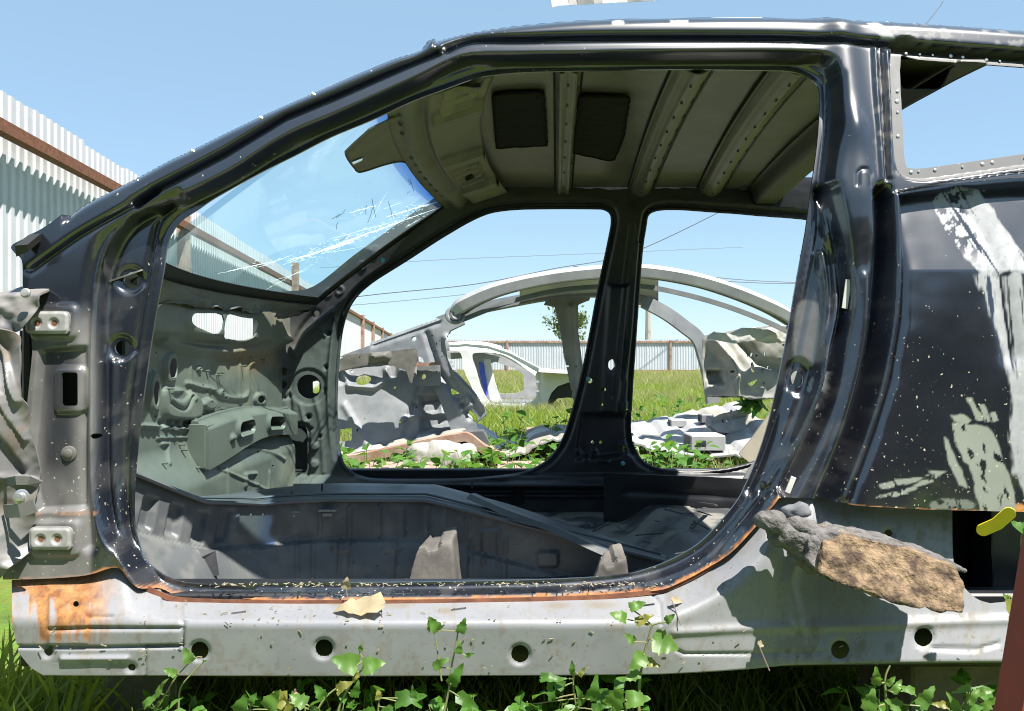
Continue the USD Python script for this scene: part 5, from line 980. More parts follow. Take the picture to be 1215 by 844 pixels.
# ============================================================ white shell far behind
wc = thing('white_car_shell', 'white car body shell with blue film on its middle pillar, standing on the far grass', 'car shell')
YW = 13.2
def zz(pts, x0=390, y0=380, k=.2469): return [(x0 + k * a, y0 + k * b) for a, b in pts]
body = zz([(500, 130), (575, 120), (660, 114), (760, 122), (870, 157), (960, 204), (1030, 240), (1080, 246), (1150, 244), (1190, 252), (1200, 300), (1150, 300), (1100, 318), (1070, 350), (1050, 400), (1038, 438), (900, 444), (760, 450), (600, 452), (480, 452), (460, 300)])
door = zz(spline([(690, 168), (730, 156), (790, 157), (840, 166), (900, 198), (950, 238), (985, 262), (1003, 300), (1003, 345), (985, 385), (930, 402), (850, 402), (795, 404), (765, 385), (735, 325), (710, 240)], 4))
rdoor = zz(spline([(540, 165), (590, 150), (625, 152), (640, 175), (650, 240), (690, 330), (700, 390), (680, 405), (600, 405), (540, 380)], 4))
plate('body_side', body, YW, WHITECAR, .06, [door, rdoor, ell(639, 453, 1.2, 2.6, 8), ell(639, 464, 1.2, 2.2, 8)], res=.02, grooves=[(zz([(1015, 250), (1015, 420)]), .03, .03), (zz([(560, 130), (660, 124), (760, 133), (860, 165), (1010, 250)]), .03, .03)], parent=wc, rough=.01)
plate('wheel_arch', zz([(1040, 300), (1075, 270), (1120, 262), (1180, 262), (1200, 380), (1150, 372), (1100, 376), (1070, 410), (1050, 438), (1042, 436)]), YW + .08, RUBBER, .2, [ell(664, 446, 1.6), ell(660, 455, 1)], res=.03, parent=wc)
plate('far_side', zz([(520, 150), (660, 135), (800, 145), (930, 205), (1010, 262), (1010, 430), (520, 440)]), YW + 1.35, WRECK, .05, [zz([(775, 210), (800, 200), (900, 235), (935, 262), (940, 335), (900, 352), (815, 355), (790, 300)]), zz([(560, 190), (690, 180), (720, 300), (740, 345), (560, 360)])], res=.03, parent=wc)
plate('middle_pillar', zz([(745, 188), (775, 188), (800, 300), (835, 398), (795, 402), (775, 380), (752, 270)]), YW + .5, WHITECAR, .06, res=.03, parent=wc)
plate('blue_film', zz([(722, 195), (745, 205), (760, 300), (768, 375), (755, 360), (735, 300), (722, 230)]), YW + .46, BLUEWRAP, .02, res=.03, parent=wc)
for nm, y0_, pts in (('roof', 0, [(520, 128), (660, 116), (760, 124), (830, 142)]), ('windscreen_frame', 0, [(830, 142), (900, 172), (1010, 236)])):
    n_ = PP(zz(spline(pts, 4, False)), YW + .02); f_ = PP(zz(spline(pts, 4, False)), YW + 1.3); f_[:, 0] = n_[:, 0] ; f_[:, 2] = n_[:, 2] + .01
    if nm == 'windscreen_frame': continue
    m_ = np.vstack([n_, (n_ + f_) / 2 + [0, 0, .06], f_]); k = len(n_); f = [q for r_ in range(2) for j in range(k - 1) for q in ((r_ * k + j, r_ * k + j + 1, (r_ + 1) * k + j + 1), (r_ * k + j, (r_ + 1) * k + j + 1, (r_ + 1) * k + j))]; putm(wc, nm, trimesh.Trimesh(m_, f, process=False), WHITECAR)
n_ = P(*zz([(1010, 240)])[0], YW); putm(wc, 'hood_edge', sweep(np.array([P(*zz([(1005, 238)])[0], YW + .1), P(*zz([(1080, 244)])[0], YW + .1), P(*zz([(1180, 250)])[0], YW + .2)]), [(-.02, -.03), (.5, -.03), (.5, .03), (-.02, .03)], (0, 0, 1)), WHITECAR)
fw_ = P(*zz([(760, 404)])[0], YW); putm(wc, 'floor', box(fw_[0] - .6, YW + .1, fw_[2] - .02, fw_[0] + .85, YW + 1.3, fw_[2] + .01), WRECKIN)

# ============================================================ foreground oddments
# torn foam block hanging against the sill
def blob(pts, radii, seg, amp, freq, seed, sub=None):
    import manifold3d as m3
    out = None
    for a_, b_, ra, rb in [(pts[k], pts[k + 1], radii[k], radii[k + 1]) for k in range(len(pts) - 1)]:
        h = m3.Manifold.batch_hull([m3.Manifold.sphere(ra, 14).translate(tuple(map(float, a_))), m3.Manifold.sphere(rb, 14).translate(tuple(map(float, b_)))]); out = h if out is None else out + h
    r = out.refine_to_length(seg).to_mesh(); v, f = np.array(r.vert_properties[:, :3], float), np.array(r.tri_verts)
    n = normals(v, f); v = v + n * ((meshkit.fbm(v * freq, 4, seed) - .5) * amp)[:, None]; return trimesh.Trimesh(v, f, process=False)
fm_ = thing('foam_block', 'torn block of tan foam with a dark grey skin, hanging over the silver sill', 'foam block')
def slab(poly, y0, y1, seg, amp, freq, seed, tilt=0.0):
    q = PX(poly, (y0 + y1) / 2); m_ = trimesh.creation.extrude_polygon(Polygon(q), y1 - y0, engine='earcut'); m_.vertices = np.column_stack([m_.vertices[:, 0], y0 + m_.vertices[:, 2], m_.vertices[:, 1]])
    import manifold3d as m3
    r = m3.Manifold(m3.Mesh(np.asarray(m_.vertices, np.float32), np.asarray(m_.faces[:, ::-1], np.uint32)))
    if r.volume() <= 0: r = m3.Manifold(m3.Mesh(np.asarray(m_.vertices, np.float32), np.asarray(m_.faces, np.uint32)))
    r = r.refine_to_length(seg).to_mesh(); v, f = np.array(r.vert_properties[:, :3], float), np.array(r.tri_verts)
    t = trimesh.Trimesh(v, f, process=True); trimesh.smoothing.filter_taubin(t, iterations=6); v = np.array(t.vertices); n = normals(v, t.faces)
    v = v + n * ((meshkit.fbm(v * freq, 4, seed) - .5) * amp)[:, None]; v[:, 1] += tilt * (v[:, 2] - v[:, 2].mean()); return trimesh.Trimesh(v, t.faces, process=False)
putm(fm_, 'foam', slab([(972, 640), (1000, 634), (1040, 641), (1085, 652), (1120, 666), (1124, 680), (1114, 712), (1080, 709), (1030, 698), (985, 684), (962, 672)], 1.328, 1.415, .007, .016, 55, 301, .55), FOAM, 60)
putm(fm_, 'skin', slab([(952, 634), (974, 627), (1011, 631), (1055, 640), (1099, 653), (1128, 668), (1124, 671), (1099, 662), (1074, 654), (1036, 644), (1011, 637), (978, 642), (966, 660), (972, 680), (958, 672), (946, 656)], 1.358, 1.445, .005, .012, 70, 302, .5), FOAMSKIN, 60)
lump = [blob(PP(p_, 1.40), r_, .008, .016, 50, s_) for p_, r_, s_ in (([(905, 616), (922, 622)], (.014, .022), 1), ([(925, 632), (948, 642)], (.022, .028), 2), ([(945, 628), (960, 634)], (.022, .022), 3), ([(944, 658), (964, 668)], (.016, .018), 4), ([(965, 640), (985, 648)], (.022, .016), 6))]
putm(fm_, 'torn_lump', cat_(lump), FOAMSKIN, 60)
putm(fm_, 'torn_lump', blob(PP([(934, 608), (952, 606)], 1.44), (.012, .015), .006, .012, 60, 5), plain('pale_padding', (.13, .135, .15), rough=.9), 60)
fbv = []
for k in range(150):
    x, y = rng.uniform(970, 1116), rng.uniform(0, 1); y = np.interp(x, [965, 1000, 1040, 1085, 1124], [650, 642, 648, 660, 674]) + y * 36; l = rng.uniform(.002, .008); fbv.append(move(box(-l, -.0007, -.0007, l, .0007, .0007, .0002), P(x, y, 1.357 + .00045 * (690 - y)), (rng.uniform(-30, 30), rng.uniform(-60, 60), rng.uniform(-30, 30))))
putm(fm_, 'fibres', cat_(fbv), FIBRE, False, kind='stuff')
rp = thing('red_post', 'red brown painted steel post leaning into the lower right corner', 'post')
putm(rp, 'post_body', sweep([P(1204, 950, .98), P(1247, 690, .98), P(1330, 188, .98)], [(-.030, -.02), (.05, -.02), (.05, .03), (-.030, .03)], (0, -1, 0)), REDPAINT)
wb = thing('support_block', 'weathered timber block under the front end of the black shell', 'block'); g_ = P(135, 812, 1.62); putm(wb, 'timber', box(g_[0] - .09, 1.76, -.02, g_[0] + .07, 2.0, .245, .006), BLOCKWOOD)
wb = thing('support_block', 'weathered timber block under the rear end of the black shell', 'block'); putm(wb, 'timber', box(.80, 1.60, -.02, .98, 1.85, .245, .006), BLOCKWOOD)
sc = thing('white_scrap', 'scrap of white sheet hanging from an overhead wire, top edge of the picture', 'scrap')
v_, f_ = [], []
for k, x in enumerate(np.linspace(655, 815, 17)):
    yb_ = np.interp(x, [655, 660, 700, 760, 815], [9, 7, 5, 2, -3]); p, q = P(x, yb_, 9.0), P(x - 6, -40, 9.0); q[1] += .1 * math.sin(k); v_ += [p, q]
for k in range(16): f_ += [(2 * k, 2 * k + 2, 2 * k + 3), (2 * k, 2 * k + 3, 2 * k + 1)]
v_ = np.array(v_); putm(sc, 'cloth', trimesh.Trimesh(np.vstack([v_, v_ + [0, .004, 0]]), np.vstack([f_, np.array(f_)[:, ::-1] + len(v_)]), process=False), WHITEBIT)
w_ = thing('wire', 'overhead wire that carries the white scrap, above the picture', 'wire'); putm(w_, 'strand', tube(np.array([P(300, -40, 9.0), P(655, -40, 9.0), P(900, -41, 9.0), P(1100, -60, 9.)]), .006, 5), WIREM)

# ============================================================ wires, pole, tree
def wire(label, pts, y, r):
    w = thing('wire', label, 'wire', 'overhead wires'); p = PP(spline(pts, 8, False), y); p[:, 1] += np.linspace(0, 4, len(p)); putm(w, 'strand', tube(p, r, 5), WIREM)
wire('thin overhead wire rising steeply at the top right corner', [(1060, 75), (1102, 29), (1136, -3), (1170, -40)], 40, .022)
wire('wire sagging from the left, uppermost of those that cross the front opening', [(250, 375), (430, 350), (560, 335), (660, 314), (760, 292), (900, 225)], 52, .028)
wire('faint wire low above the silver roof rail, lowest on the left', [(300, 370), (430, 360), (560, 346), (700, 330), (830, 322)], 58, .018)
wire('faint wire high in the front opening', [(380, 318), (520, 306), (700, 296), (900, 285)], 60, .014)
wire('upper of two wires at the right above the rear door opening', [(680, 320), (800, 322), (900, 328), (1000, 330)], 52, .022)
wire('lower of two wires at the right above the rear door opening', [(680, 316), (800, 326), (900, 331), (1000, 331)], 54, .026)
pl = thing('utility_pole', 'grey concrete utility pole standing beyond the far fence', 'pole'); p = P(769, 400, 66); putm(pl, 'shaft', tube([(p[0], 66, -.5), (p[0], 66, ZC + 66 * 62 / 950)], .30, 8, .20), POLEM); putm(pl, 'cross_arm', box(p[0] - .9, 65.9, ZC + 66 * 57 / 950, p[0] + .9, 66.1, ZC + 66 * 59 / 950), POLEM)
tr = thing('bare_tree', 'sparse tree beyond the far fence, seen beside the black middle pillar', 'tree'); bx_ = P(676, 422, 75); c_ = np.array([bx_[0], 75, 0]); tw_ = [tube([c_, c_ + [.1, 0, 3], c_ + [0, .1, 5.5]], .22, 7, .08)]; lv, lf = [], []
g = np.random.default_rng(77)
for k in range(26):
    h0 = g.uniform(1.5, 5.2); a_ = g.uniform(0, 6.28); e = c_ + [math.cos(a_) * g.uniform(.8, 2.4), math.sin(a_) * 1.5, h0 + g.uniform(.4, 1.6)]; s0 = c_ + [0, 0, h0]; tw_.append(tube([s0, (s0 + e) / 2 + [0, 0, .15], e], .05, 5, .012))
    for j in range(55): o = s0 + (e - s0) * g.uniform(.3, 1.1) + g.normal(0, .22, 3); d1, d2 = g.normal(0, .09, 3), g.normal(0, .09, 3); q = len(lv); lv += [o - d1, o + d2, o + d1, o - d2]; lf += [(q, q + 1, q + 2), (q, q + 2, q + 3)]
putm(tr, 'trunk', cat_(tw_), BARK); put(tr, 'crown', np.array(lv), np.array(lf), TREELEAF)

# ============================================================ rubble and boards under the wreck
for k, (x, y, r, lab) in enumerate(((506, 541, .085, 'pale broken stone under the wreck, leftmost'), (528, 542, .10, 'pale broken stone under the wreck, largest and in the middle'), (549, 545, .075, 'pale broken stone under the wreck, rightmost'), (518, 552, .06, 'small grey stone in front of the pale stones under the wreck'))):
    t_ = thing('stone', lab, 'stone'); c = P(x, y, 5.0); m_ = blob([c - [r * .4, 0, 0], c + [r * .5, .03, .02]], (r, r * .8), .03, .07, 9, 400 + k); putm(t_, 'rock', m_, CONCRETE, 25)
def board(x0, x1, y, py, w, lab, mat=WOOD):
    t_ = thing('board', lab, 'board'); a_, b_ = P(x0, py, y), P(x1, py, y); z = max(float(ground_z(a_[0], y)) + .02, a_[2] - .02); putm(t_, 'plank', move(box(a_[0], y - w / 2, z, b_[0], y + w / 2, z + .035, .004), (0, 0, 0)), mat)
board(425, 520, 3.75, 560, .5, 'pinkish weathered board on the ground behind the far sill, left'); board(590, 660, 4.3, 556, .4, 'weathered board on the ground behind the far sill, right')
board(625, 665, 7.2, 512, .5, 'flat pinkish board lying on the grass behind the silver floor')

# ============================================================ plants
def leaf_mesh(L_, W_, lobes, curl, seed, fold=.25):
    """a broad leaf along +y with a ragged, lobed edge; tip at y = L_"""
    g = np.random.default_rng(seed); n = 9; ts = np.linspace(0, 1, n); half = W_ / 2 * np.interp(ts, [0, .12, .3, .5, .7, .88, 1], [.18, .85, 1.0, .74, .55, .26, .0]) * (1 + lobes * np.where(np.arange(n) % 2, .16, -.12) * (ts > .1) * (ts < .95)) * (1 + g.normal(0, .05, n))
    v, f = [], []
    for t, h in zip(ts, half):
        z = curl * L_ * (-(t ** 2)) + .05 * L_ * math.sin(t * 9 + seed); rag = g.normal(0, .02) * L_
        for s_ in (-1, -.5, 0, .5, 1): v.append((s_ * h, t * L_ + abs(s_) * rag - (.10 * L_ * abs(s_) if t < .15 else 0), z + fold * abs(s_) * h + g.normal(0, .006) * L_))
    for i_ in range(n - 1):
        for j in range(4): a = i_ * 5 + j; f += [(a, a + 1, a + 6), (a, a + 6, a + 5)]
    return trimesh.Trimesh(v, f, process=False)
def place(m_, at, tip, up, roll=0.):
    """lays a leaf so that it points along tip with its face towards up"""
    y = np.asarray(tip, float); y = y / np.linalg.norm(y); z = np.asarray(up, float); z = z - y * (z @ y); z /= np.linalg.norm(z); x = np.cross(y, z); R_ = np.column_stack([x, y, z]); v = np.asarray(m_.vertices) @ R_.T + at; return trimesh.Trimesh(v, m_.faces, process=False)
def vine(label, stem_px, leaves, yd, r=.0022, mat=LEAF, name='climbing_weed', seed=0):
    """stem through picture points at depth yd; leaves: (px, py, length px, direction degrees (0 right, 90 up), width factor)"""
    t_ = thing(name, label, 'plant'); g = np.random.default_rng(seed); sp = spline(stem_px, 6, False); pts = np.array([P(a, b, yd + .03 * math.sin(k * .5) * 0) for k, (a, b) in enumerate(sp)]); putm(t_, 'stem', tube(pts, r, 6, r * .55), STEM)
    for k, (x, y, l, d, wf) in enumerate(leaves):
        L_ = .86 * l / FP * yd; a = math.radians(d); at = P(x, y, yd - .004 - g.uniform(0, .012)); tip = np.array([math.cos(a), -.25 + g.normal(0, .15), math.sin(a)]); up = np.array([g.normal(.15, .3), -1.0, .75 + g.normal(0, .2)])
        m_ = leaf_mesh(L_, L_ * .92 * wf, 1.0, .18 + g.uniform(-.1, .15), seed * 50 + k); putm(t_, 'leaf', place(m_, at, tip, up), mat if (w__ := g.random()) < .62 else (LEAF2 if w__ < .88 else LEAF3), True)
        b_ = pts[np.argmin(np.linalg.norm(pts - at, axis=1))]; putm(t_, 'leaf_stalk', tube([b_, (b_ + at) / 2 + [0, -.003, .002], at], r * .5, 5), STEM)
YL = 1.36
vine('weed with two broad leaves in front of the second sill hole from the left', [(398, 860), (404, 835), (420, 806), (432, 790), (427, 775)], [(423, 790, 36, 160, .9), (433, 792, 28, 20, 1.0), (428, 772, 10, 90, .8), (424, 798, 14, -110, .8)], YL, seed=1, mat=LEAF2)
vine('tall weed with narrow upright leaves, left of the middle sill hole', [(520, 870), (528, 840), (534, 810), (536, 790), (541, 765), (544, 745)], [(520, 748, 24, 120, .75), (546, 750, 20, 70, .8), (544, 775, 17, 80, .7), (515, 792, 26, 40, .6), (553, 778, 12, 15, .6), (535, 812, 34, 60, .55), (544, 826, 34, -30, .6)], YL, seed=2)
vine('thin weed stem beside the tall narrow weed', [(524, 808), (520, 780), (516, 752)], [(513, 746, 22, 100, .8)], YL + .01, .0016, seed=3)
vine('tallest weed with pale green lobed leaves right of the middle of the sill', [(762, 880), (758, 840), (759, 812), (763, 782), (770, 755), (774, 742)], [(742, 735, 24, 150, .85), (748, 722, 22, 30, .8), (756, 740, 24, 40, .75), (776, 760, 34, -10, 1.1), (764, 778, 28, 215, .9), (765, 785, 22, -10, .7), (790, 738, 18, 50, .7), (752, 762, 18, 130, .8), (758, 800, 24, 190, .7)], YL, .0028, seed=4, mat=LEAF2)
vine('weed with a jagged broad leaf below the tallest weed', [(755, 880), (745, 850), (740, 830)], [(726, 838, 34, 70, 1.0), (744, 832, 32, 20, .9), (735, 850, 30, 200, .8)], YL - .02, seed=5, mat=LEAF2)
vine('bushy weed under the third sill hole', [(690, 880), (684, 840), (680, 810), (683, 788)], [(680, 800, 18, 100, .6), (688, 802, 14, 60, .6), (655, 830, 28, 100, .5), (668, 815, 24, 150, .7), (690, 835, 30, 100, .5), (700, 830, 34, 70, .6), (675, 845, 30, 200, .6), (642, 805, 34, 10, .45), (618, 838, 22, 0, .6), (704, 842, 20, 30, .8)], YL, seed=6)
vine('weed with pale young leaves rising below the first sill hole', [(165, 870), (190, 835), (208, 805), (230, 782), (240, 780)], [(208, 800, 18, 150, .7), (226, 785, 22, 115, .8), (172, 838, 34, 50, .4), (188, 824, 30, 65, .45)], YL - .02, .0018, seed=7, mat=LEAF2)
vine('thin bent weed stem with one leaf under the first sill hole', [(212, 870), (212, 838), (215, 815), (232, 795), (243, 784)], [(240, 786, 8, 30, .7)], YL, .0018, seed=8)
vine('low weed with three broad leaves at the bottom edge, left of the middle', [(372, 870), (376, 845), (388, 826), (402, 815)], [(400, 820, 26, 40, .7), (384, 828, 22, 120, .8), (362, 836, 26, 150, .9), (338, 832, 30, 170, 1.0), (420, 826, 22, 70, .7)], YL - .03, seed=9)
vine('leafy weed at the bottom edge beside the dry stalk', [(300, 880), (295, 850), (292, 832)], [(286, 850, 34, 80, .9), (296, 836, 18, 60, .7), (318, 842, 34, 60, .9), (340, 848, 30, 100, .8)], YL - .03, seed=10)
vine('weed with a white bud below the tall narrow weed', [(452, 870), (449, 845), (450, 828)], [(449, 830, 14, 90, .9), (444, 845, 22, 180, .8), (470, 832, 44, 20, .6), (492, 830, 20, 100, .5), (466, 842, 30, 200, .6)], YL - .02, seed=11)
vine('climbing weed with jagged leaves at the right edge, below the quarter panel', [(1240, 700), (1222, 680), (1212, 650), (1214, 620)], [(1222, 640, 34, 130, 1.1), (1230, 620, 26, 100, 1.0), (1226, 600, 18, 150, .8)], YL - .02, seed=12)
vine('weed with a hanging jagged leaf beside the red post', [(1230, 740), (1210, 715), (1196, 706)], [(1202, 716, 42, 245, .7), (1196, 714, 14, 120, .8)], YL - .06, seed=13)
vine('small pale weed at the bottom edge right of the last sill hole', [(1056, 870), (1052, 835), (1050, 806), (1056, 790)], [(1040, 812, 26, 100, .6), (1052, 812, 16, 40, .7), (1060, 822, 22, 50, .6), (1085, 822, 28, 150, .5), (1068, 840, 26, 150, .8), (1030, 842, 30, 80, .8), (1092, 838, 34, 60, .6)], YL - .02, .0026, seed=14, mat=LEAF2)
vine('low spreading weed at the foot of the red post', [(1150, 880), (1140, 850), (1146, 830)], [(1136, 842, 26, 120, .6), (1150, 834, 24, 60, .6), (1160, 822, 22, 20, .6), (1126, 838, 24, 170, .5), (1166, 840, 24, 40, .7), (1150, 815, 28, 190, .4)], YL - .02, seed=15, mat=LEAF2)
# dry stalks and fallen leaves
st_ = thing('dry_stalk', 'dry brown flower stalk at the bottom edge, left of the middle', 'plant'); putm(st_, 'stem', tube([P(353, 880, YL), P(351, 845, YL), P(350, 818, YL)], .002, 5), BARK); putm(st_, 'seed_head', cat_([blob([P(348 + rng.uniform(-5, 5), 825 + rng.uniform(-8, 12), YL), P(350, 825, YL - .01)], (.004, .003), .004, .003, 90, 500 + k) for k in range(7)]), RUSTDK)
def dead_leaf(label, at, L_, W_, tip, up, seed):
    t_ = thing('dead_leaf', label, 'leaf'); putm(t_, 'blade', place(leaf_mesh(L_, W_, 1.2, .15, seed, .3), at, tip, up), DRY, True); b_ = np.asarray(at, float); putm(t_, 'stalk', tube([b_, b_ + np.array([.01, -.03, -.035])], .001, 5), BARK)
dead_leaf('large dry yellow leaf lying on the sill below the rust line', P(452, 720, 1.455), .088, .05, (-1, -.05, .03), (0, -.5, 1), 1)
dead_leaf('small dry leaf stuck on the door edge above the large dry leaf', P(411, 698, 1.49), .022, .02, (.1, -.3, 1), (0, -1, .3), 2)
dead_leaf('small dry leaf on the sill right of the tallest weed', P(797, 712, 1.45), .022, .014, (1, 0, -.1), (0, -1, .8), 3)
dead_leaf('tiny dry leaf on the lower right sill', P(900, 765, 1.415), .016, .012, (1, 0, .2), (0, -1, .8), 4)
lt = []
for k in range(120):
    x = rng.uniform(30, 1190); y = rng.uniform(716, 800) if k % 3 else rng.uniform(708, 738); t_ = (738 - y) / 35 if y < 738 else 0; d = 1.424 + .09 * max(t_, 0) if x < 770 else (1.424 if y > 742 else 1.43 + .0011 * (742 - y)); l = rng.uniform(.0012, .005)
    if x > 780 and y < 745: continue
    lt.append(move(box(-l, -.0006, -.0009, l, .0006, .0009, .0003), P(x, y, d), (rng.uniform(-30, 30), rng.uniform(-50, 50), rng.uniform(-15, 15))))
lt_ = put(None, 'straw_bits', *(lambda m_: (m_.vertices, m_.faces))(cat_(lt)), plain('straw', (.30, .25, .14), (.10, .08, .05), scale=60, rough=.9)); tag(lt_, 'bits of straw and dirt stuck to the silver sill', 'straw', kind='stuff')
# leafy weeds growing behind the far sill
def weed_proto(path_parent, seed, h=.34):
    g = np.random.default_rng(seed); stems = []; lv = []
    for k in range(7):
        a = g.uniform(0, 6.28); s_ = g.uniform(.3, 1.0); top = np.array([math.cos(a) * .16 * s_, math.sin(a) * .16 * s_, h * g.uniform(.6, 1.05)]); pts = np.array([[0, 0, 0], top * [.4, .4, .5], top]); stems.append(tube(pts, .003, 5, .0015))
        for j in range(9):
            q = g.uniform(.3, 1.05); at = np.array([np.interp(q, [0, .5, 1], pts[:, c]) for c in range(3)]) + g.normal(0, .008, 3); b = g.uniform(0, 6.28); L_ = g.uniform(.035, .075); lv.append(place(leaf_small(L_, L_ * g.uniform(.5, .75), g), at, (math.cos(b), math.sin(b), g.uniform(-.2, .7)), (g.normal(0, .4), g.normal(0, .4), 1)))
    putm(path_parent, 'stem', cat_(stems), STEM); putm(path_parent, 'foliage', cat_(lv), WEED, False)
def leaf_small(L_, W_, g):
    v = np.array([(0, 0, 0), (-W_ / 2, .35 * L_, .1 * L_), (0, .4 * L_, 0), (W_ / 2, .35 * L_, .1 * L_), (-W_ * .42, .62 * L_, .05 * L_), (W_ * .42, .62 * L_, .05 * L_), (0, L_, -.12 * L_), (0, .66 * L_, -.02 * L_)]); f = [(0, 2, 1), (0, 3, 2), (1, 2, 7), (1, 7, 4), (2, 3, 5), (2, 5, 7), (4, 7, 6), (7, 5, 6)]; return trimesh.Trimesh(v, f, process=False)
classes = []
for k in range(4):
    cp = UsdGeom.Xform.Define(stage, f'/World/leafy_weed' + (f'_{k:03d}' if k else '')); _used[('/World', 'leafy_weed')] = k + 1; weed_proto(cp.GetPrim(), 600 + k); classes.append(cp)
WEEDLAB = 'bushy bright green weed behind the far sill'
spots = [(425, 3.62), (445, 3.8), (462, 3.66), (480, 3.9), (497, 3.7), (515, 3.62), (532, 3.85), (548, 3.68), (566, 3.9), (583, 3.7), (600, 3.65), (618, 3.85), (636, 3.7), (655, 3.8), (435, 4.3), (470, 4.4), (560, 4.5), (590, 4.4), (610, 4.6), (640, 4.5), (762, 3.7), (775, 4.0), (790, 3.75), (808, 3.95), (826, 3.75), (845, 4.0), (860, 3.8), (780, 4.5), (820, 4.6), (760, 4.4), (605, 5.6), (660, 6.0), (770, 7.5), (800, 7.8), (840, 7.6), (890, 6.9), (905, 6.9)]
g = np.random.default_rng(31)
for k, (x, y) in enumerate(spots):
    wx_ = (x - CX) / FP * y; wz_ = float(ground_z(wx_, y)); s_ = g.uniform(.85, 1.2) * (1.0 if y < 5 else 1.2)
    if k < 4: xf = classes[k]; pr = xf.GetPrim()
    else:
        xf = UsdGeom.Xform.Define(stage, free('/World', 'leafy_weed')); pr = xf.GetPrim(); pr.GetReferences().AddInternalReference(f'/World/leafy_weed' + (f'_{k % 4:03d}' if k % 4 else '')); pr.SetInstanceable(True)
    xf.ClearXformOpOrder(); xf.AddTranslateOp().Set((wx_, y, wz_)); xf.AddRotateZOp().Set(float(g.uniform(0, 360))); xf.AddScaleOp().Set((s_, s_, s_)) if s_ else None
    tag(pr, (WEEDLAB + (', in the front opening' if x < 700 else ', in the rear opening')) if y < 5 else 'larger green weed on the grass among the silver wreck parts', 'plant', ('weeds behind the front opening' if x < 700 else 'weeds behind the rear opening') if y < 5 else 'weeds by the silver wreck')
for k, (x, y, s_) in enumerate(((172, 1.42, .72), (210, 1.5, .66), (300, 1.4, .70), (335, 1.45, .74), (382, 1.4, .70), (420, 1.48, .70), (465, 1.42, .72), (505, 1.5, .72), (545, 1.42, .74), (635, 1.43, .74), (690, 1.45, .80), (735, 1.5, .72), (1040, 1.45, .72), (1085, 1.42, .70), (1140, 1.40, .76), (1170, 1.48, .74))):
    wx_ = (x - CX) / FP * y; xf = UsdGeom.Xform.Define(stage, free('/World', 'leafy_weed')); pr = xf.GetPrim(); pr.GetReferences().AddInternalReference('/World/leafy_weed' + (f'_{k % 4:03d}' if k % 4 else '')); pr.SetInstanceable(True)
    xf.ClearXformOpOrder(); xf.AddTranslateOp().Set((wx_, y, 0.)); xf.AddRotateZOp().Set(float(g.uniform(0, 360))); xf.AddScaleOp().Set((s_ * .8, s_ * .8, s_))
    tag(pr, 'low small leaved weed in the shade along the bottom of the sill', 'plant', 'low weeds along the sill')
dkw = thing('dock_plant', 'dark green leafy plant beside the wheel housing of the silver wreck', 'plant'); 
for k in range(16):
    a = rng.uniform(0, 6.28); at = P(893 + rng.normal(0, 7), 480 + rng.normal(0, 5), 5.6); putm(dkw, 'leaf', place(leaf_mesh(rng.uniform(.09, .15), .06, .6, .2, 700 + k), at, (math.cos(a), -.2, .5 + math.sin(a)), (0, -.6, 1)), LEAF, True)
# grass: one mass that nobody could count
def tuft(seed, n, h, spread, w):
    g = np.random.default_rng(seed); v, f = [], []
    for _ in range(n):
        a = g.uniform(0, 6.28); r = spread * math.sqrt(g.random()); b = np.array([r * math.cos(a), r * math.sin(a), 0]); l = np.array([g.normal(0, .35), g.normal(0, .35), 1.0]) * h * g.uniform(.5, 1.1); d = np.array([math.cos(a + 1), math.sin(a + 1), 0]) * w; q = len(v); bend = np.array([g.normal(0, .25), g.normal(0, .25), 0]) * h
        v += [b - d, b + d, b + l * .55 + d * .7 + bend * .25, b + l * .55 - d * .7 + bend * .25, b + l + bend]; f += [(q, q + 1, q + 2), (q, q + 2, q + 3), (q + 3, q + 2, q + 4)]
    return np.array(v), np.array(f)
grass = UsdGeom.PointInstancer.Define(stage, '/World/grass'); tag(grass.GetPrim(), 'short green grass over the whole yard', 'grass', kind='stuff')
protos = []
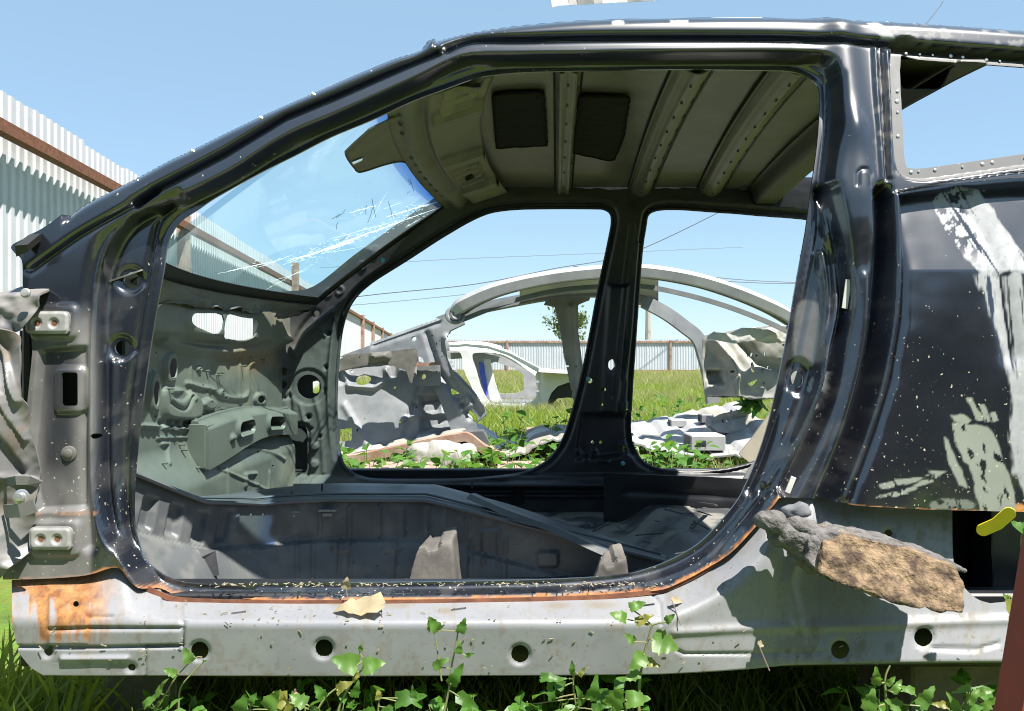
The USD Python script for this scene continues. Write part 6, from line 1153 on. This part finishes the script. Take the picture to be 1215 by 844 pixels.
for k, (n, h, sp, w, m_) in enumerate(((34, .10, .11, .0030, GRASS), (34, .13, .12, .0032, GRASS), (26, .12, .12, .003, GRASSDRY), (40, .07, .13, .0045, WEED))):
    v, f = tuft(800 + k, n, h, sp, w); o = put(None, 'x', v, f, m_) if False else None
    x = UsdGeom.Xform.Define(stage, f'/World/grass/tufts'); path = f'/World/grass/tufts/tuft' + (f'_{k:03d}' if k else ''); m = UsdGeom.Mesh.Define(stage, path)
    m.CreatePointsAttr(Vt.Vec3fArray.FromNumpy(v.astype(np.float32))); m.CreateFaceVertexCountsAttr(Vt.IntArray.FromNumpy(np.full(len(f), 3, np.int32))); m.CreateFaceVertexIndicesAttr(Vt.IntArray.FromNumpy(f.astype(np.int32).ravel())); m.CreateSubdivisionSchemeAttr('none')
    UsdShade.MaterialBindingAPI.Apply(m.GetPrim()).Bind(m_); grass.CreatePrototypesRel().AddTarget(path)
g = np.random.default_rng(55); gp, gi, gs, go = [], [], [], []
def scatter(n, x0, x1, y0, y1, hs, dry):
    for _ in range(n):
        y = y0 + (y1 - y0) * g.random(); sx = (x0 + (x1 - x0) * g.random()) ; x = (sx - CX) / FP * y
        gp.append((x, y, float(0))); d = meshkit.fbm(np.array([[x * .6, y * .6, 0]]), 3, 6)[0]; gi.append(2 if d + dry + g.normal(0, .08) > .62 else (3 if g.random() < .25 else int(g.random() < .5))); gs.append(hs * g.uniform(.6, 1.4) * (1 + .03 * y)); a = g.uniform(0, math.pi); go.append((math.cos(a), math.sin(a)))
scatter(700, 380, 980, 3.2, 6, 1.3, 0); scatter(2600, 380, 980, 6, 12, 1.2, -.05); scatter(3800, 380, 980, 12, 26, 1.1, .05); scatter(3500, 380, 980, 26, 58, 1.1, .24)
for _ in range(26): gp.append((g.uniform(-1.3, -.99), g.uniform(1.5, 2.0), 0)); gi.append(int(g.random() < .5)); gs.append(g.uniform(1.0, 2.2)); a = g.uniform(0, 3.14); go.append((math.cos(a), math.sin(a)))
for _ in range(320): gp.append((g.uniform(-.95, 1.1), g.uniform(1.5, 2.6), 0)); gi.append(int(g.random() < .5)); gs.append(g.uniform(.6, 1.3)); a = g.uniform(0, 3.14); go.append((math.cos(a), math.sin(a)))
gp = np.array(gp); gp[:, 2] = ground_z(gp[:, 0], gp[:, 1]) - .005
grass.CreatePositionsAttr(Vt.Vec3fArray.FromNumpy(gp.astype(np.float32))); grass.CreateProtoIndicesAttr(Vt.IntArray(gi)); grass.CreateScalesAttr(Vt.Vec3fArray.FromNumpy(np.repeat(np.array(gs)[:, None], 3, 1).astype(np.float32)))
grass.CreateOrientationsAttr(Vt.QuathArray([Gf.Quath(float(c), 0.0, 0.0, float(s_)) for c, s_ in go]))
